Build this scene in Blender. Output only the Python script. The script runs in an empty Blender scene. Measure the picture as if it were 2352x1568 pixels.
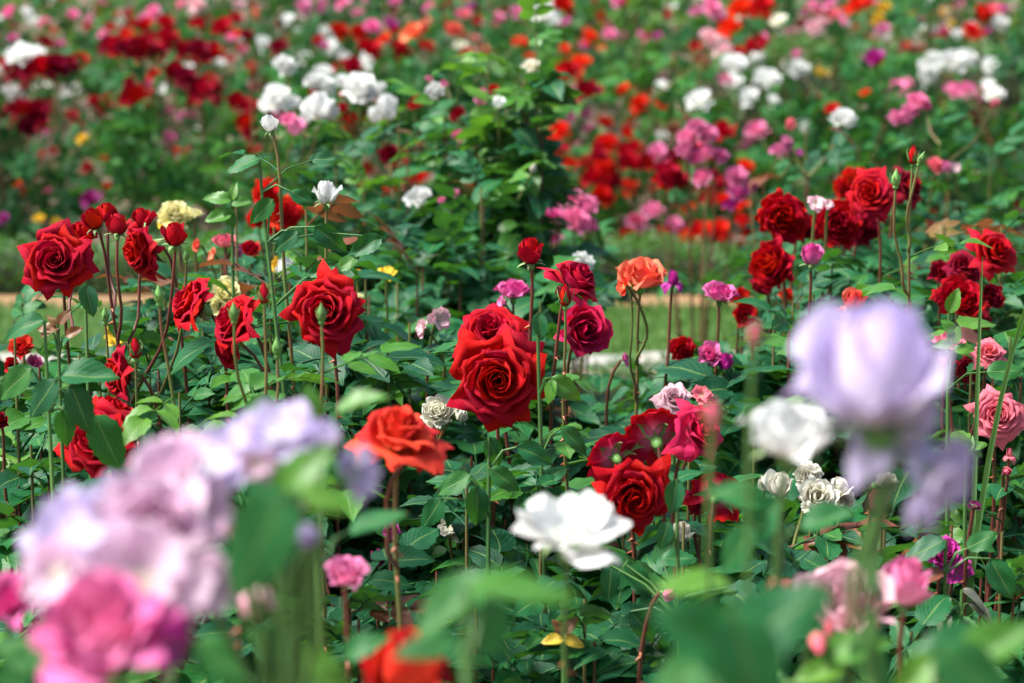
import bpy, math, random
import numpy as np
from mathutils import Vector, Matrix, Quaternion

random.seed(11)
rng = np.random.default_rng(11)
sc = bpy.context.scene
col = sc.collection
R_ = math.radians

# ------------------------------------------------------------------ camera
CAM_H, PITCH, FPX = 1.6, R_(10.0), 5551.0          # FPX: focal length in units of a 2351 px wide frame
cam = bpy.data.cameras.new('camera')
cam.lens = 85; cam.sensor_width = 36; cam.clip_start = 0.05; cam.clip_end = 400
cam.dof.use_dof = True; cam.dof.focus_distance = 3.2; cam.dof.aperture_fstop = 5.2; cam.dof.aperture_blades = 9
co = bpy.data.objects.new('camera', cam); col.objects.link(co)
co.location = (0, 0, CAM_H); co.rotation_euler = (R_(90) - PITCH, 0, 0)
sc.camera = co
# ------------------------------------------------------------------ world, sun, exposure
SUN_EL, SUN_AZ = R_(55), R_(-105)                    # azimuth clockwise from +Y: from the left, a little behind the camera
w = bpy.data.worlds.new('World'); sc.world = w; w.use_nodes = True
nt = w.node_tree
sky = nt.nodes.new('ShaderNodeTexSky'); sky.sky_type = 'NISHITA'; sky.sun_disc = False
sky.sun_elevation = SUN_EL; sky.sun_rotation = SUN_AZ; sky.air_density = 1.3; sky.dust_density = 2.0
nt.links.new(sky.outputs[0], nt.nodes['Background'].inputs[0])
nt.nodes['Background'].inputs[1].default_value = 0.06
sl = bpy.data.lights.new('sun', 'SUN'); sl.energy = 3.5; sl.angle = R_(20); sl.color = (1.0, 0.97, 0.92)
so = bpy.data.objects.new('sun', sl); col.objects.link(so)
sd = Vector((math.sin(SUN_AZ) * math.cos(SUN_EL), math.cos(SUN_AZ) * math.cos(SUN_EL), math.sin(SUN_EL)))
so.rotation_euler = (-sd).to_track_quat('-Z', 'Y').to_euler()
sc.view_settings.view_transform = 'Standard'; sc.view_settings.look = 'None'
sc.view_settings.gamma = 1; sc.view_settings.exposure = 1.62
try: sc.view_settings.use_curve_mapping = False
except Exception: pass

CP, SP = math.cos(PITCH), math.sin(PITCH)
def P(px, py, D):                                     # a place seen at px,py of the frame, D metres out
    a = (px - 1175.5) / FPX * D; b = (784 - py) / FPX * D
    return Vector((a, D * CP + b * SP, CAM_H - D * SP + b * CP))
def proj(p):
    y, z = p[1], p[2] - CAM_H
    D = y * CP - z * SP; b = y * SP + z * CP
    return 1175.5 + p[0] / D * FPX, 784 - b / D * FPX, D

# ------------------------------------------------------------------ materials
def nodes_of(name):
    m = bpy.data.materials.new(name); m.use_nodes = True
    t = m.node_tree; t.nodes.clear()
    return m, t, t.nodes.new, t.links.new
def rgb(c): return (c[0], c[1], c[2], 1)
def ramp(n, l, src, stops):
    r = n('ShaderNodeValToRGB'); e = r.color_ramp.elements
    while len(e) < len(stops): e.new(0.5)
    for k, (p, c) in enumerate(stops): e[k].position = p; e[k].color = rgb(c)
    if src is not None: l(src, r.inputs[0])
    return r.outputs[0]

def petal_mat(name, base, mid, edge, back, trans=0.25, rough=0.55, sheen=0.25):
    m, t, n, l = nodes_of(name)
    out = n('ShaderNodeOutputMaterial'); uv = n('ShaderNodeUVMap'); sep = n('ShaderNodeSeparateXYZ')
    l(uv.outputs[0], sep.inputs[0])
    oi = n('ShaderNodeObjectInfo'); geo = n('ShaderNodeNewGeometry')
    nz = n('ShaderNodeTexNoise'); nz.inputs['Scale'].default_value = 5; nz.inputs['Detail'].default_value = 3
    mp = n('ShaderNodeMapping'); mp.inputs['Scale'].default_value = (9, 1.2, 1); l(uv.outputs[0], mp.inputs[0])
    l(mp.outputs[0], nz.inputs[0])
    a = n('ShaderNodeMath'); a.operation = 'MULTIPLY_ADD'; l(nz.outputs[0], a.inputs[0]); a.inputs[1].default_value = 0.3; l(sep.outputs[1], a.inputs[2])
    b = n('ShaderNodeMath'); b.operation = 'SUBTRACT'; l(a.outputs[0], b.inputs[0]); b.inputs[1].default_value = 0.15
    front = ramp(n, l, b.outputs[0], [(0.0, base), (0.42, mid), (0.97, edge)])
    mx = n('ShaderNodeMixRGB'); l(geo.outputs['Backfacing'], mx.inputs[0]); l(front, mx.inputs[1])
    bk = ramp(n, l, b.outputs[0], [(0.0, base), (0.35, back), (1.0, tuple(0.5 * (x + y) for x, y in zip(back, edge)))])
    l(bk, mx.inputs[2])
    hs = n('ShaderNodeHueSaturation'); l(mx.outputs[0], hs.inputs['Color'])
    mr = n('ShaderNodeMapRange'); l(oi.outputs['Random'], mr.inputs[0]); mr.inputs[3].default_value = 0.8; mr.inputs[4].default_value = 1.1
    l(mr.outputs[0], hs.inputs['Value'])
    mh = n('ShaderNodeMapRange'); l(oi.outputs['Random'], mh.inputs[0]); mh.inputs[3].default_value = 0.494; mh.inputs[4].default_value = 0.506
    l(mh.outputs[0], hs.inputs['Hue'])
    bs = n('ShaderNodeBsdfPrincipled'); l(hs.outputs[0], bs.inputs['Base Color'])
    bs.inputs['Roughness'].default_value = rough; bs.inputs['Specular IOR Level'].default_value = 0.14
    bs.inputs['Sheen Weight'].default_value = sheen; bs.inputs['Sheen Roughness'].default_value = 0.4
    bs.inputs['Sheen Tint'].default_value = rgb(tuple(min(1, c * 1.5 + 0.05) for c in edge))
    wv = n('ShaderNodeTexNoise'); wv.inputs['Scale'].default_value = 6; wv.inputs['Detail'].default_value = 5
    m2 = n('ShaderNodeMapping'); m2.inputs['Scale'].default_value = (14, 1.6, 1); l(uv.outputs[0], m2.inputs[0]); l(m2.outputs[0], wv.inputs[0])
    bp = n('ShaderNodeBump'); bp.inputs['Strength'].default_value = 0.45; bp.inputs['Distance'].default_value = 0.006; l(wv.outputs[0], bp.inputs['Height'])
    l(bp.outputs[0], bs.inputs['Normal'])
    tr = n('ShaderNodeBsdfTranslucent'); l(hs.outputs[0], tr.inputs[0]); l(bp.outputs[0], tr.inputs[1])
    ms = n('ShaderNodeMixShader'); ms.inputs[0].default_value = trans
    l(bs.outputs[0], ms.inputs[1]); l(tr.outputs[0], ms.inputs[2]); l(ms.outputs[0], out.inputs[0])
    return m
PM = {
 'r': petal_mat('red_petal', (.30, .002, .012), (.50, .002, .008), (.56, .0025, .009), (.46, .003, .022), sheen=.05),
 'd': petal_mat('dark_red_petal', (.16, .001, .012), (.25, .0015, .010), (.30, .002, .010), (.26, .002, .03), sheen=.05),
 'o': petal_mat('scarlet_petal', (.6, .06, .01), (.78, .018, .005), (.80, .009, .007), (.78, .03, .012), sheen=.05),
 'k': petal_mat('coral_petal', (.9, .50, .20), (.88, .20, .11), (.86, .055, .05), (.9, .34, .18), sheen=.05),
 'q': petal_mat('coral_red_petal', (.9, .30, .10), (.84, .085, .04), (.80, .02, .02), (.82, .07, .04), sheen=.05),
 'p': petal_mat('pink_petal', (.88, .58, .56), (.87, .34, .52), (.86, .22, .44), (.87, .28, .52), sheen=.05),
 'h': petal_mat('hot_pink_petal', (.88, .60, .70), (.84, .16, .44), (.80, .05, .30), (.85, .28, .56), sheen=.05),
 's': petal_mat('salmon_pink_petal', (.9, .46, .34), (.87, .24, .26), (.87, .15, .24), (.88, .24, .28), sheen=.08),
 'b': petal_mat('blush_petal', (.88, .62, .5), (.88, .62, .60), (.86, .36, .50), (.88, .64, .66), sheen=0),
 'w': petal_mat('white_petal', (.84, .84, .60), (.90, .90, .87), (.91, .91, .89), (.90, .91, .88), sheen=0, trans=.35),
 'c': petal_mat('cream_petal', (.88, .72, .44), (.90, .85, .68), (.90, .88, .78), (.89, .86, .72), sheen=0, trans=.3),
 'y': petal_mat('yellow_petal', (.90, .60, .06), (.92, .84, .30), (.92, .88, .56), (.92, .85, .38), sheen=0, trans=.3),
 'g': petal_mat('golden_petal', (.85, .40, .01), (.88, .55, .02), (.88, .60, .05), (.88, .60, .06), sheen=0),
 'l': petal_mat('lilac_petal', (.93, .90, .90), (.90, .82, .93), (.72, .60, .94), (.82, .72, .94), sheen=0, trans=.4),
 'v': petal_mat('lilac_pink_petal', (.92, .74, .64), (.92, .74, .80), (.90, .62, .82), (.90, .68, .82), sheen=0, trans=.4),
 'z': petal_mat('crimson_pink_petal', (.85, .30, .50), (.72, .015, .09), (.68, .006, .04), (.76, .03, .15), sheen=0),
 'm': petal_mat('magenta_petal', (.6, .12, .35), (.56, .02, .30), (.46, .012, .22), (.56, .07, .38), sheen=.08),
 't': petal_mat('withered_maroon_petal', (.10, .01, .02), (.10, .004, .025), (.08, .003, .035), (.11, .006, .06), trans=.08, sheen=.03),
 'x': petal_mat('red_petal_with_pink_reverse', (.85, .30, .50), (.56, .009, .07), (.54, .003, .012), (.52, .006, .06), sheen=.05),
}
CNAME = dict(r='red', d='dark red', o='scarlet', k='coral', q='coral red', p='pink', h='hot pink', s='salmon pink', b='pale blush', w='white', c='cream',
             y='pale yellow', g='golden yellow', l='lilac', v='lilac pink', m='magenta', z='crimson pink', t='withered maroon', x='red')

def leaf_mat(name, cols, trans_col, rough=0.42, trans=0.22, vein=(.16, .26, .07), spec=.5):
    m, t, n, l = nodes_of(name)
    out = n('ShaderNodeOutputMaterial'); uv = n('ShaderNodeUVMap'); sep = n('ShaderNodeSeparateXYZ'); l(uv.outputs[0], sep.inputs[0])
    geo = n('ShaderNodeNewGeometry'); oi = n('ShaderNodeObjectInfo')
    ad = n('ShaderNodeMath'); ad.operation = 'MULTIPLY_ADD'; l(oi.outputs['Random'], ad.inputs[0]); ad.inputs[1].default_value = .6
    mu = n('ShaderNodeMath'); mu.operation = 'MULTIPLY'; l(geo.outputs['Random Per Island'], mu.inputs[0]); mu.inputs[1].default_value = .4
    l(mu.outputs[0], ad.inputs[2])
    base = ramp(n, l, ad.outputs[0], [(k / (len(cols) - 1), c) for k, c in enumerate(cols)])
    # paler midrib and side veins drawn by the leaf's own coordinates
    ab = n('ShaderNodeMath'); ab.operation = 'ABSOLUTE'; l(sep.outputs[0], ab.inputs[0])
    mid = n('ShaderNodeMapRange'); l(ab.outputs[0], mid.inputs[0]); mid.inputs[1].default_value = .015; mid.inputs[2].default_value = .07; mid.inputs[3].default_value = .75; mid.inputs[4].default_value = 0
    sv = n('ShaderNodeMath'); sv.operation = 'MULTIPLY_ADD'; l(ab.outputs[0], sv.inputs[0]); sv.inputs[1].default_value = -.45; l(sep.outputs[1], sv.inputs[2])
    s2 = n('ShaderNodeMath'); s2.operation = 'MULTIPLY'; l(sv.outputs[0], s2.inputs[0]); s2.inputs[1].default_value = 44
    s3 = n('ShaderNodeMath'); s3.operation = 'SINE'; l(s2.outputs[0], s3.inputs[0])
    s4 = n('ShaderNodeMapRange'); l(s3.outputs[0], s4.inputs[0]); s4.inputs[1].default_value = .8; s4.inputs[2].default_value = 1; s4.inputs[3].default_value = 0; s4.inputs[4].default_value = .22
    mxv = n('ShaderNodeMath'); mxv.operation = 'MAXIMUM'; l(mid.outputs[0], mxv.inputs[0]); l(s4.outputs[0], mxv.inputs[1])
    mx = n('ShaderNodeMixRGB'); l(mxv.outputs[0], mx.inputs[0]); l(base, mx.inputs[1]); mx.inputs[2].default_value = rgb(vein)
    nz = n('ShaderNodeTexNoise'); nz.inputs['Scale'].default_value = 3; nz.inputs['Detail'].default_value = 4; l(uv.outputs[0], nz.inputs[0])
    # brown specks and blotches on some leaves
    wn = n('ShaderNodeTexNoise'); wn.noise_dimensions = '4D'; wn.inputs['Scale'].default_value = 5; wn.inputs['Detail'].default_value = 2; l(uv.outputs[0], wn.inputs[0])
    w4 = n('ShaderNodeMath'); w4.operation = 'MULTIPLY'; l(geo.outputs['Random Per Island'], w4.inputs[0]); w4.inputs[1].default_value = 60; l(w4.outputs[0], wn.inputs['W'])
    sp = n('ShaderNodeMapRange'); l(wn.outputs[0], sp.inputs[0]); sp.inputs[1].default_value = .68; sp.inputs[2].default_value = .74; sp.inputs[3].default_value = 0; sp.inputs[4].default_value = .75
    ms_ = n('ShaderNodeMixRGB'); l(sp.outputs[0], ms_.inputs[0]); l(mx.outputs[0], ms_.inputs[1]); ms_.inputs[2].default_value = (.11, .07, .02, 1)
    mx = ms_
    hs = n('ShaderNodeHueSaturation'); l(mx.outputs[0], hs.inputs['Color'])
    mr = n('ShaderNodeMapRange'); l(nz.outputs[0], mr.inputs[0]); mr.inputs[3].default_value = .7; mr.inputs[4].default_value = 1.3; l(mr.outputs[0], hs.inputs['Value'])
    bk = n('ShaderNodeMixRGB'); l(geo.outputs['Backfacing'], bk.inputs[0]); l(hs.outputs[0], bk.inputs[1])
    b2 = n('ShaderNodeMixRGB'); b2.blend_type = 'MIX'; b2.inputs[0].default_value = .45; l(hs.outputs[0], b2.inputs[1]); b2.inputs[2].default_value = (.13, .22, .11, 1)
    l(b2.outputs[0], bk.inputs[2])
    bs = n('ShaderNodeBsdfPrincipled'); l(bk.outputs[0], bs.inputs['Base Color']); bs.inputs['Specular IOR Level'].default_value = spec
    rr = n('ShaderNodeMapRange'); l(nz.outputs[0], rr.inputs[0]); rr.inputs[3].default_value = rough - .08; rr.inputs[4].default_value = rough + .14; l(rr.outputs[0], bs.inputs['Roughness'])
    bp = n('ShaderNodeBump'); bp.inputs['Strength'].default_value = .35; bp.inputs['Distance'].default_value = .002; bp.invert = True
    l(mxv.outputs[0], bp.inputs['Height']); l(bp.outputs[0], bs.inputs['Normal'])
    tr = n('ShaderNodeBsdfTranslucent'); tr.inputs[0].default_value = rgb(trans_col)
    ms = n('ShaderNodeMixShader'); ms.inputs[0].default_value = trans
    l(bs.outputs[0], ms.inputs[1]); l(tr.outputs[0], ms.inputs[2]); l(ms.outputs[0], out.inputs[0])
    return m
LM = {
 'n': leaf_mat('rose_leaf', [(.002, .036, .020), (.004, .062, .027), (.008, .098, .028), (.035, .14, .014)], (.10, .36, .02), spec=.27, trans=.17, rough=.46),
 'q': leaf_mat('broad_near_leaf', [(.005, .075, .032), (.012, .12, .036), (.05, .17, .03)], (.10, .48, .10), spec=.3, trans=.34),
 'y': leaf_mat('young_leaf', [(.02, .12, .015), (.05, .18, .015), (.10, .23, .02)], (.16, .42, .02), trans=.25),
 'e': leaf_mat('reddish_new_leaf', [(.12, .03, .02), (.16, .05, .02), (.14, .12, .02)], (.40, .10, .03), vein=(.2, .06, .03)),
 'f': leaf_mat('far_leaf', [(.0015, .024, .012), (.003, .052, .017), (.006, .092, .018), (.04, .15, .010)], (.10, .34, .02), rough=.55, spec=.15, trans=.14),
 'fl': leaf_mat('far_light_leaf', [(.006, .055, .018), (.02, .11, .018), (.09, .18, .02)], (.2, .45, .03), rough=.5, spec=.25, trans=.2),
 'b': leaf_mat('box_leaf', [(.015, .08, .010), (.04, .15, .012), (.10, .25, .015)], (.16, .40, .03), rough=.45, vein=(.08, .2, .03)),
 'w': leaf_mat('dry_curled_leaf', [(.16, .17, .12), (.20, .20, .14)], (.2, .2, .1), trans=.1, vein=(.14, .12, .07)),
 'a': leaf_mat('yellowing_leaf', [(.45, .30, .02), (.5, .36, .03)], (.5, .4, .05), vein=(.3, .2, .03)),
 'g': leaf_mat('grass_blade', [(.04, .12, .018), (.07, .16, .025), (.11, .20, .04)], (.2, .4, .05), rough=.5, vein=(.09, .2, .04)),
}
def plain_mat(name, stops, scale=6, rough=.6, bump=.3, dist=.01, objvar=.25, coord='Object', spec=.4):
    m, t, n, l = nodes_of(name)
    out = n('ShaderNodeOutputMaterial'); tc = n('ShaderNodeTexCoord'); nz = n('ShaderNodeTexNoise'); nz.inputs['Scale'].default_value = scale; nz.inputs['Detail'].default_value = 6
    l(tc.outputs[coord], nz.inputs[0])
    c = ramp(n, l, nz.outputs[0], [(.3 + .4 * k / max(1, len(stops) - 1), s) for k, s in enumerate(stops)])
    oi = n('ShaderNodeObjectInfo'); hs = n('ShaderNodeHueSaturation'); l(c, hs.inputs['Color'])
    mr = n('ShaderNodeMapRange'); l(oi.outputs['Random'], mr.inputs[0]); mr.inputs[3].default_value = 1 - objvar; mr.inputs[4].default_value = 1 + objvar; l(mr.outputs[0], hs.inputs['Value'])
    bs = n('ShaderNodeBsdfPrincipled'); l(hs.outputs[0], bs.inputs['Base Color']); bs.inputs['Roughness'].default_value = rough; bs.inputs['Specular IOR Level'].default_value = spec
    n2 = n('ShaderNodeTexNoise'); n2.inputs['Scale'].default_value = scale * 5; n2.inputs['Detail'].default_value = 6; l(tc.outputs[coord], n2.inputs[0])
    bp = n('ShaderNodeBump'); bp.inputs['Strength'].default_value = bump; bp.inputs['Distance'].default_value = dist; l(n2.outputs[0], bp.inputs['Height']); l(bp.outputs[0], bs.inputs['Normal'])
    l(bs.outputs[0], out.inputs[0])
    return m
M_CANE = plain_mat('reddish_brown_cane', [(.07, .05, .018), (.13, .035, .025), (.17, .05, .035)], 9, .45, .2, .002)
M_STEM = plain_mat('green_stem', [(.10, .17, .04), (.14, .13, .04), (.19, .07, .04)], 12, .45, .2, .002)
M_GREEN = plain_mat('fresh_green_stem', [(.04, .13, .03), (.08, .17, .04)], 12, .45, .2, .002)
M_THORN = plain_mat('thorn', [(.25, .06, .03), (.3, .1, .04)], 12, .4)
M_SEPAL = plain_mat('sepal_green', [(.09, .19, .05), (.15, .25, .08), (.2, .24, .1)], 14, .5, .2, .001)
M_BUD = plain_mat('bud_green', [(.10, .25, .05), (.15, .32, .08)], 10, .45, .2, .001)
M_SOIL = plain_mat('garden_soil', [(.07, .045, .030), (.13, .085, .058), (.20, .14, .10)], 7, .95, .8, .02, objvar=0)
M_CLOD = plain_mat('soil_clod', [(.10, .065, .045), (.22, .15, .11)], 30, .95, .6, .005, objvar=.3)
M_SAND = plain_mat('ochre_soil', [(.20, .11, .05), (.30, .18, .09)], 9, .95, .6, .01, objvar=0)
M_TURF = plain_mat('turf', [(.035, .10, .015), (.065, .145, .025), (.11, .18, .045)], 5, .9, .7, .01, objvar=0)
M_KERB = plain_mat('pale_stone', [(.26, .24, .21), (.38, .36, .33)], 8, .85, .4, .005, objvar=.1)
M_TAN = plain_mat('tan_earth', [(.17, .13, .09), (.26, .20, .15)], 6, .95, .5, .01, objvar=0)
M_STAMEN = plain_mat('stamen', [(.4, .22, .03), (.55, .35, .06)], 20, .6)
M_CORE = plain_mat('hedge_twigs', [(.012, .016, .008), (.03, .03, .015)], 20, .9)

# ------------------------------------------------------------------ mesh helpers
def mk(name, V, F, UV=None, mat=None, smooth=True):
    me = bpy.data.meshes.new(name)
    V = np.asarray(V, dtype=np.float32); F = np.asarray(F, dtype=np.int32)
    k = F.shape[1]
    me.vertices.add(len(V)); me.vertices.foreach_set('co', V.ravel())
    me.loops.add(F.size); me.loops.foreach_set('vertex_index', F.ravel())
    me.polygons.add(len(F)); me.polygons.foreach_set('loop_start', np.arange(0, F.size, k, dtype=np.int32))
    me.polygons.foreach_set('loop_total', np.full(len(F), k, dtype=np.int32))
    if UV is not None:
        ul = me.uv_layers.new(name='UVMap')
        ul.data.foreach_set('uv', np.asarray(UV, dtype=np.float32)[F.ravel()].ravel())
    me.materials.append(mat)
    me.update(calc_edges=True)
    if smooth: me.polygons.foreach_set('use_smooth', np.ones(len(F), dtype=bool))
    return me
def grid_faces(nu, nv, off=0):
    i, j = np.meshgrid(np.arange(nu - 1), np.arange(nv - 1), indexing='ij')
    a = (i * nv + j).ravel() + off
    return np.stack([a, a + nv, a + nv + 1, a + 1], 1)
def join(parts):
    V, F, U, o = [], [], [], 0
    for v, f, u in parts:
        V.append(v); F.append(f + o); U.append(u); o += len(v)
    return np.concatenate(V), np.concatenate(F), np.concatenate(U)
def link(name, me, parent=None, mtx=None, mat=None, label=None, kind=None):
    o = bpy.data.objects.new(name, me); col.objects.link(o)
    if parent is not None: o.parent = parent
    if mtx is not None: o.matrix_local = mtx
    if mat is not None:
        s = o.material_slots[0]; s.link = 'OBJECT'; s.material = mat
    if label: o['label'] = label
    if kind: o['kind'] = kind
    return o
def thing(name, label, cat, loc, group=None):
    o = bpy.data.objects.new(name, None); col.objects.link(o); o.location = loc; o.empty_display_size = .05
    o['label'] = label; o['category'] = cat
    if group: o['group'] = group
    return o
def tube(pts, rad, ns=6):
    pts = np.array([tuple(p) for p in pts]); n = len(pts)
    rad = np.broadcast_to(rad, (n,)) if np.ndim(rad) == 0 else np.asarray(rad)
    T = np.gradient(pts, axis=0); T /= np.linalg.norm(T, axis=1)[:, None] + 1e-9
    ref = np.array([.3, 1, .1]); A = np.cross(T, ref); A /= np.linalg.norm(A, axis=1)[:, None] + 1e-9
    B = np.cross(T, A)
    th = np.linspace(0, 2 * np.pi, ns, endpoint=False)
    V = pts[:, None] + rad[:, None, None] * (np.cos(th)[None, :, None] * A[:, None] + np.sin(th)[None, :, None] * B[:, None])
    V = V.reshape(-1, 3)
    i, j = np.meshgrid(np.arange(n - 1), np.arange(ns), indexing='ij'); i = i.ravel(); j = j.ravel()
    F = np.stack([i * ns + j, i * ns + (j + 1) % ns, (i + 1) * ns + (j + 1) % ns, (i + 1) * ns + j], 1)
    U = np.stack([np.tile(np.linspace(0, 1, ns), n), np.repeat(np.linspace(0, 1, n), ns)], 1)
    return V, F, U
def bez(p0, p1, p2, p3, n=12):
    t = np.linspace(0, 1, n)[:, None]
    p0, p1, p2, p3 = [np.array(tuple(p)) for p in (p0, p1, p2, p3)]
    return (1 - t)**3 * p0 + 3 * (1 - t)**2 * t * p1 + 3 * (1 - t) * t * t * p2 + t**3 * p3
def frame(pos, axis, spin=0.0, scale=1.0, up=None):   # local Z along axis
    q = Vector(axis).normalized().to_track_quat('Z', 'Y') @ Quaternion((0, 0, 1), spin)
    return Matrix.LocRotScale(Vector(pos), q, Vector((scale,) * 3))

# ------------------------------------------------------------------ petals and blooms (unit bloom: radius 1)
def petal(th, prof, A, nu=7, nv=8, spiral=0., roll=0., tip=.08, ruff=.02, lo=.22, seed=0, skew=0.):
    r = np.random.default_rng(abs(seed) + 3)
    u = np.linspace(-1, 1, nu)[:, None]; v = np.linspace(0, 1, nv)[None, :] ** .85
    ve = v * (1 - lo * np.abs(u)**2.4) + tip * np.exp(-(u / .22)**2) * v**3
    p = [np.array(q, float) for q in prof]
    b = (1 - ve)
    pr = b**3 * p[0][0] + 3 * b * b * ve * p[1][0] + 3 * b * ve**2 * p[2][0] + ve**3 * p[3][0]
    pz = b**3 * p[0][1] + 3 * b * b * ve * p[1][1] + 3 * b * ve**2 * p[2][1] + ve**3 * p[3][1]
    sh = 1 - .35 * np.clip((v - .6) / .4, 0, 1)**2
    ang = th + u * A * sh + skew * v
    ph = r.uniform(0, 6.28, 4)
    pr = pr * (1 + spiral * u) + ruff * np.sin(3.1 * u + ph[0]) * v**2 + .5 * ruff * np.sin(7 * u + ph[1]) * v**3
    k = np.abs(u)**2 * v**2.5
    asym = 1 + .5 * np.sin(ph[3]) * np.sign(u)
    pr = pr + roll * k * asym; pz = pz - roll * .9 * k * asym
    pz = pz + ruff * .8 * np.sin(4 * u + ph[2]) * v**3 + 0 * u
    V = np.stack([pr * np.cos(ang), pr * np.sin(ang), pz], -1).reshape(-1, 3)
    U = np.stack([np.broadcast_to(u * .5 + .5, (nu, nv)), np.broadcast_to(v, (nu, nv))], -1).reshape(-1, 2)
    return V, grid_faces(nu, nv), U
def lerp(a, b, t): return a + (b - a) * t
def style_petals(style, seed, nu, nv, frac=1.0):
    r = random.Random(seed); out = []
    N = {'tea': 34, 'half': 15, 'cup': 20, 'flat': 11, 'bud': 6, 'ball': 34, 'blown': 26, 'droop': 13}[style]
    n = max(5, int(N * frac))
    for i in range(n):
        t = (i + .3) / n; th = i * 2.39996 + r.uniform(-.25, .25); j = lambda a: r.uniform(-a, a)
        kw = {}
        if style in ('tea', 'blown'):
            drop = .62 if style == 'tea' else 1.0
            rt = .06 + .96 * t**1.05 * (1 + j(.07)); z = .96 - drop * t**1.8 + j(.03)
            rb = .05 + .60 * t
            pr = [(.03, .0), (rb * 1.15, .04), (lerp(rb, rt, .55), z + .05 + .25 * t**2), (rt, z)]
            A = 1.75 * (1 - t)**2 + .70 - .10 * t
            kw = dict(spiral=.30 * (1 - t)**1.5, roll=.04 + .30 * t**1.5, tip=.02 + .11 * t, ruff=.012 + .03 * t, lo=.18)
        elif style == 'ball':
            rt = .06 + .88 * t**.9 * (1 + j(.08)); z = .88 - .60 * t**1.7 + j(.04)
            pr = [(.03, 0), (.1 + .8 * t, .02), (.10 + .98 * t, z * .85), (rt, z)]
            A = 1.1 * (1 - t)**2 + .55
            kw = dict(spiral=.2 * (1 - t), roll=.05 + .08 * t, tip=0, ruff=.035, lo=.16)
        elif style == 'half':
            o = max(0, (t - .72) / .28)
            rt = .07 + .50 * t + .42 * o * (r.random() > .35); z = 1.45 - .18 * t - .45 * o * r.random() + j(.03)
            pr = [(.05, 0), (.20 + .58 * t, .02), (.16 + .50 * t, z * .72), (rt, z)]
            A = 1.5 * (1 - t) + .85
            kw = dict(spiral=.25 * (1 - t) + .05, roll=.03 + .25 * o, tip=.06 * t, ruff=.02, lo=.16)
        elif style == 'cup':
            rt = .12 + .86 * t * (1 + j(.06)); z = .95 - .28 * t**1.4 + j(.05)
            pr = [(.05, 0), (.35 + .55 * t, .0), (.20 + .58 * t, z * .75), (rt, z)]
            A = 1.1 * (1 - t)**1.5 + .68
            kw = dict(spiral=.2 * (1 - t), roll=.05 + .20 * t, tip=.03, ruff=.045, lo=.14)
        elif style == 'flat':
            rt = .55 + .5 * t + j(.06); z = .55 - .42 * t + j(.06)
            pr = [(.04, .05), (.35, -.04), (.65, z * .7), (rt, z)]
            A = .66; kw = dict(roll=.06, tip=0, ruff=.075, lo=.10)
        elif style == 'bud':
            rt = .05 + .1 * t + j(.02); z = 1.75 - .12 * t
            pr = [(.06, 0), (.55 + .12 * t, .05), (.42 + .10 * t, 1.0), (rt, z)]
            A = 1.5; kw = dict(spiral=.14, roll=.02, tip=.05, ruff=.01, lo=.12)
        else:  # droop: a few loose petals hanging down round an upright heart
            if t < .5: rt = .06 + .6 * t; z = 1.4 - .1 * t; pr = [(.05, 0), (.2 + .8 * t, .02), (.16 + .8 * t, z * .7), (rt, z)]; A = 1.5 - t; kw = dict(spiral=.2, roll=.04, ruff=.03, lo=.16)
            else: rt = 1.0 + j(.1); z = -.1 - .7 * r.random(); pr = [(.06, 0), (.5, .15), (.9, .4), (rt, z)]; A = .5; kw = dict(roll=.1, ruff=.06, lo=.15)
        out.append(petal(th, pr, A, nu, nv, seed=seed * 100 + i, **kw))
    return out
BLOOM = {}
def bloom_set(style, var):
    key = (style, var)
    if key not in BLOOM:
        ps = style_petals(style, 50 + var * 7 + len(style), 8, 8)
        nc = {'tea': 14, 'ball': 14, 'blown': 10, 'cup': 7, 'half': 5, 'flat': 2, 'bud': 2, 'droop': 4}[style]
        core = join(ps[:nc])
        BLOOM[key] = (mk('flower_core', *core), [mk('petal', *p) for p in ps[nc:]])
    return BLOOM[key]
FAR = {}
def far_bloom(style, var, mid=False):
    key = (style, var, mid)
    if key not in FAR:
        FAR[key] = mk('bloom', *join(style_petals(style, 300 + var, 6 if mid else 5, 6 if mid else 5, .7 if mid else .45)))
    return FAR[key]
# sepal: a narrow pointed strip, reflexed by k
def sepal_mesh(k, L=.95):
    v = np.linspace(0, 1, 7); u = np.array([-1, 0, 1.])
    wd = .17 * np.sin(np.pi * np.clip(v * .8 + .2, 0, 1))**.8 * (1 - v**2) + .012
    a = np.cumsum(np.full(7, L / 7)); ang = 1.2 - k * v
    rr = .09 + np.concatenate([[0], np.cumsum(np.sin(ang[:-1]) * L / 7)]) if k < 0 else .09 + np.concatenate([[0], np.cumsum(np.cos(.5 + (-1.6 * k) * v[:-1]) * L / 7)])
    zz = np.concatenate([[0], np.cumsum(np.cos(ang[:-1]) * L / 7)]) if k < 0 else np.concatenate([[0], np.cumsum(np.sin(.5 - 1.6 * k * v[:-1]) * L / 7)])
    V = np.stack([rr[None] + 0 * u[:, None], u[:, None] * wd[None], zz[None] - .05 * np.abs(u)[:, None] * (v[None] < 2)], -1).reshape(-1, 3)
    U = np.stack([np.repeat(u * .5 + .5, 7), np.tile(v, 3)], 1)
    return mk('sepal', V, grid_faces(3, 7), U, M_SEPAL)
SEP = [sepal_mesh(.75), sepal_mesh(1.0), sepal_mesh(1.3)]
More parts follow.
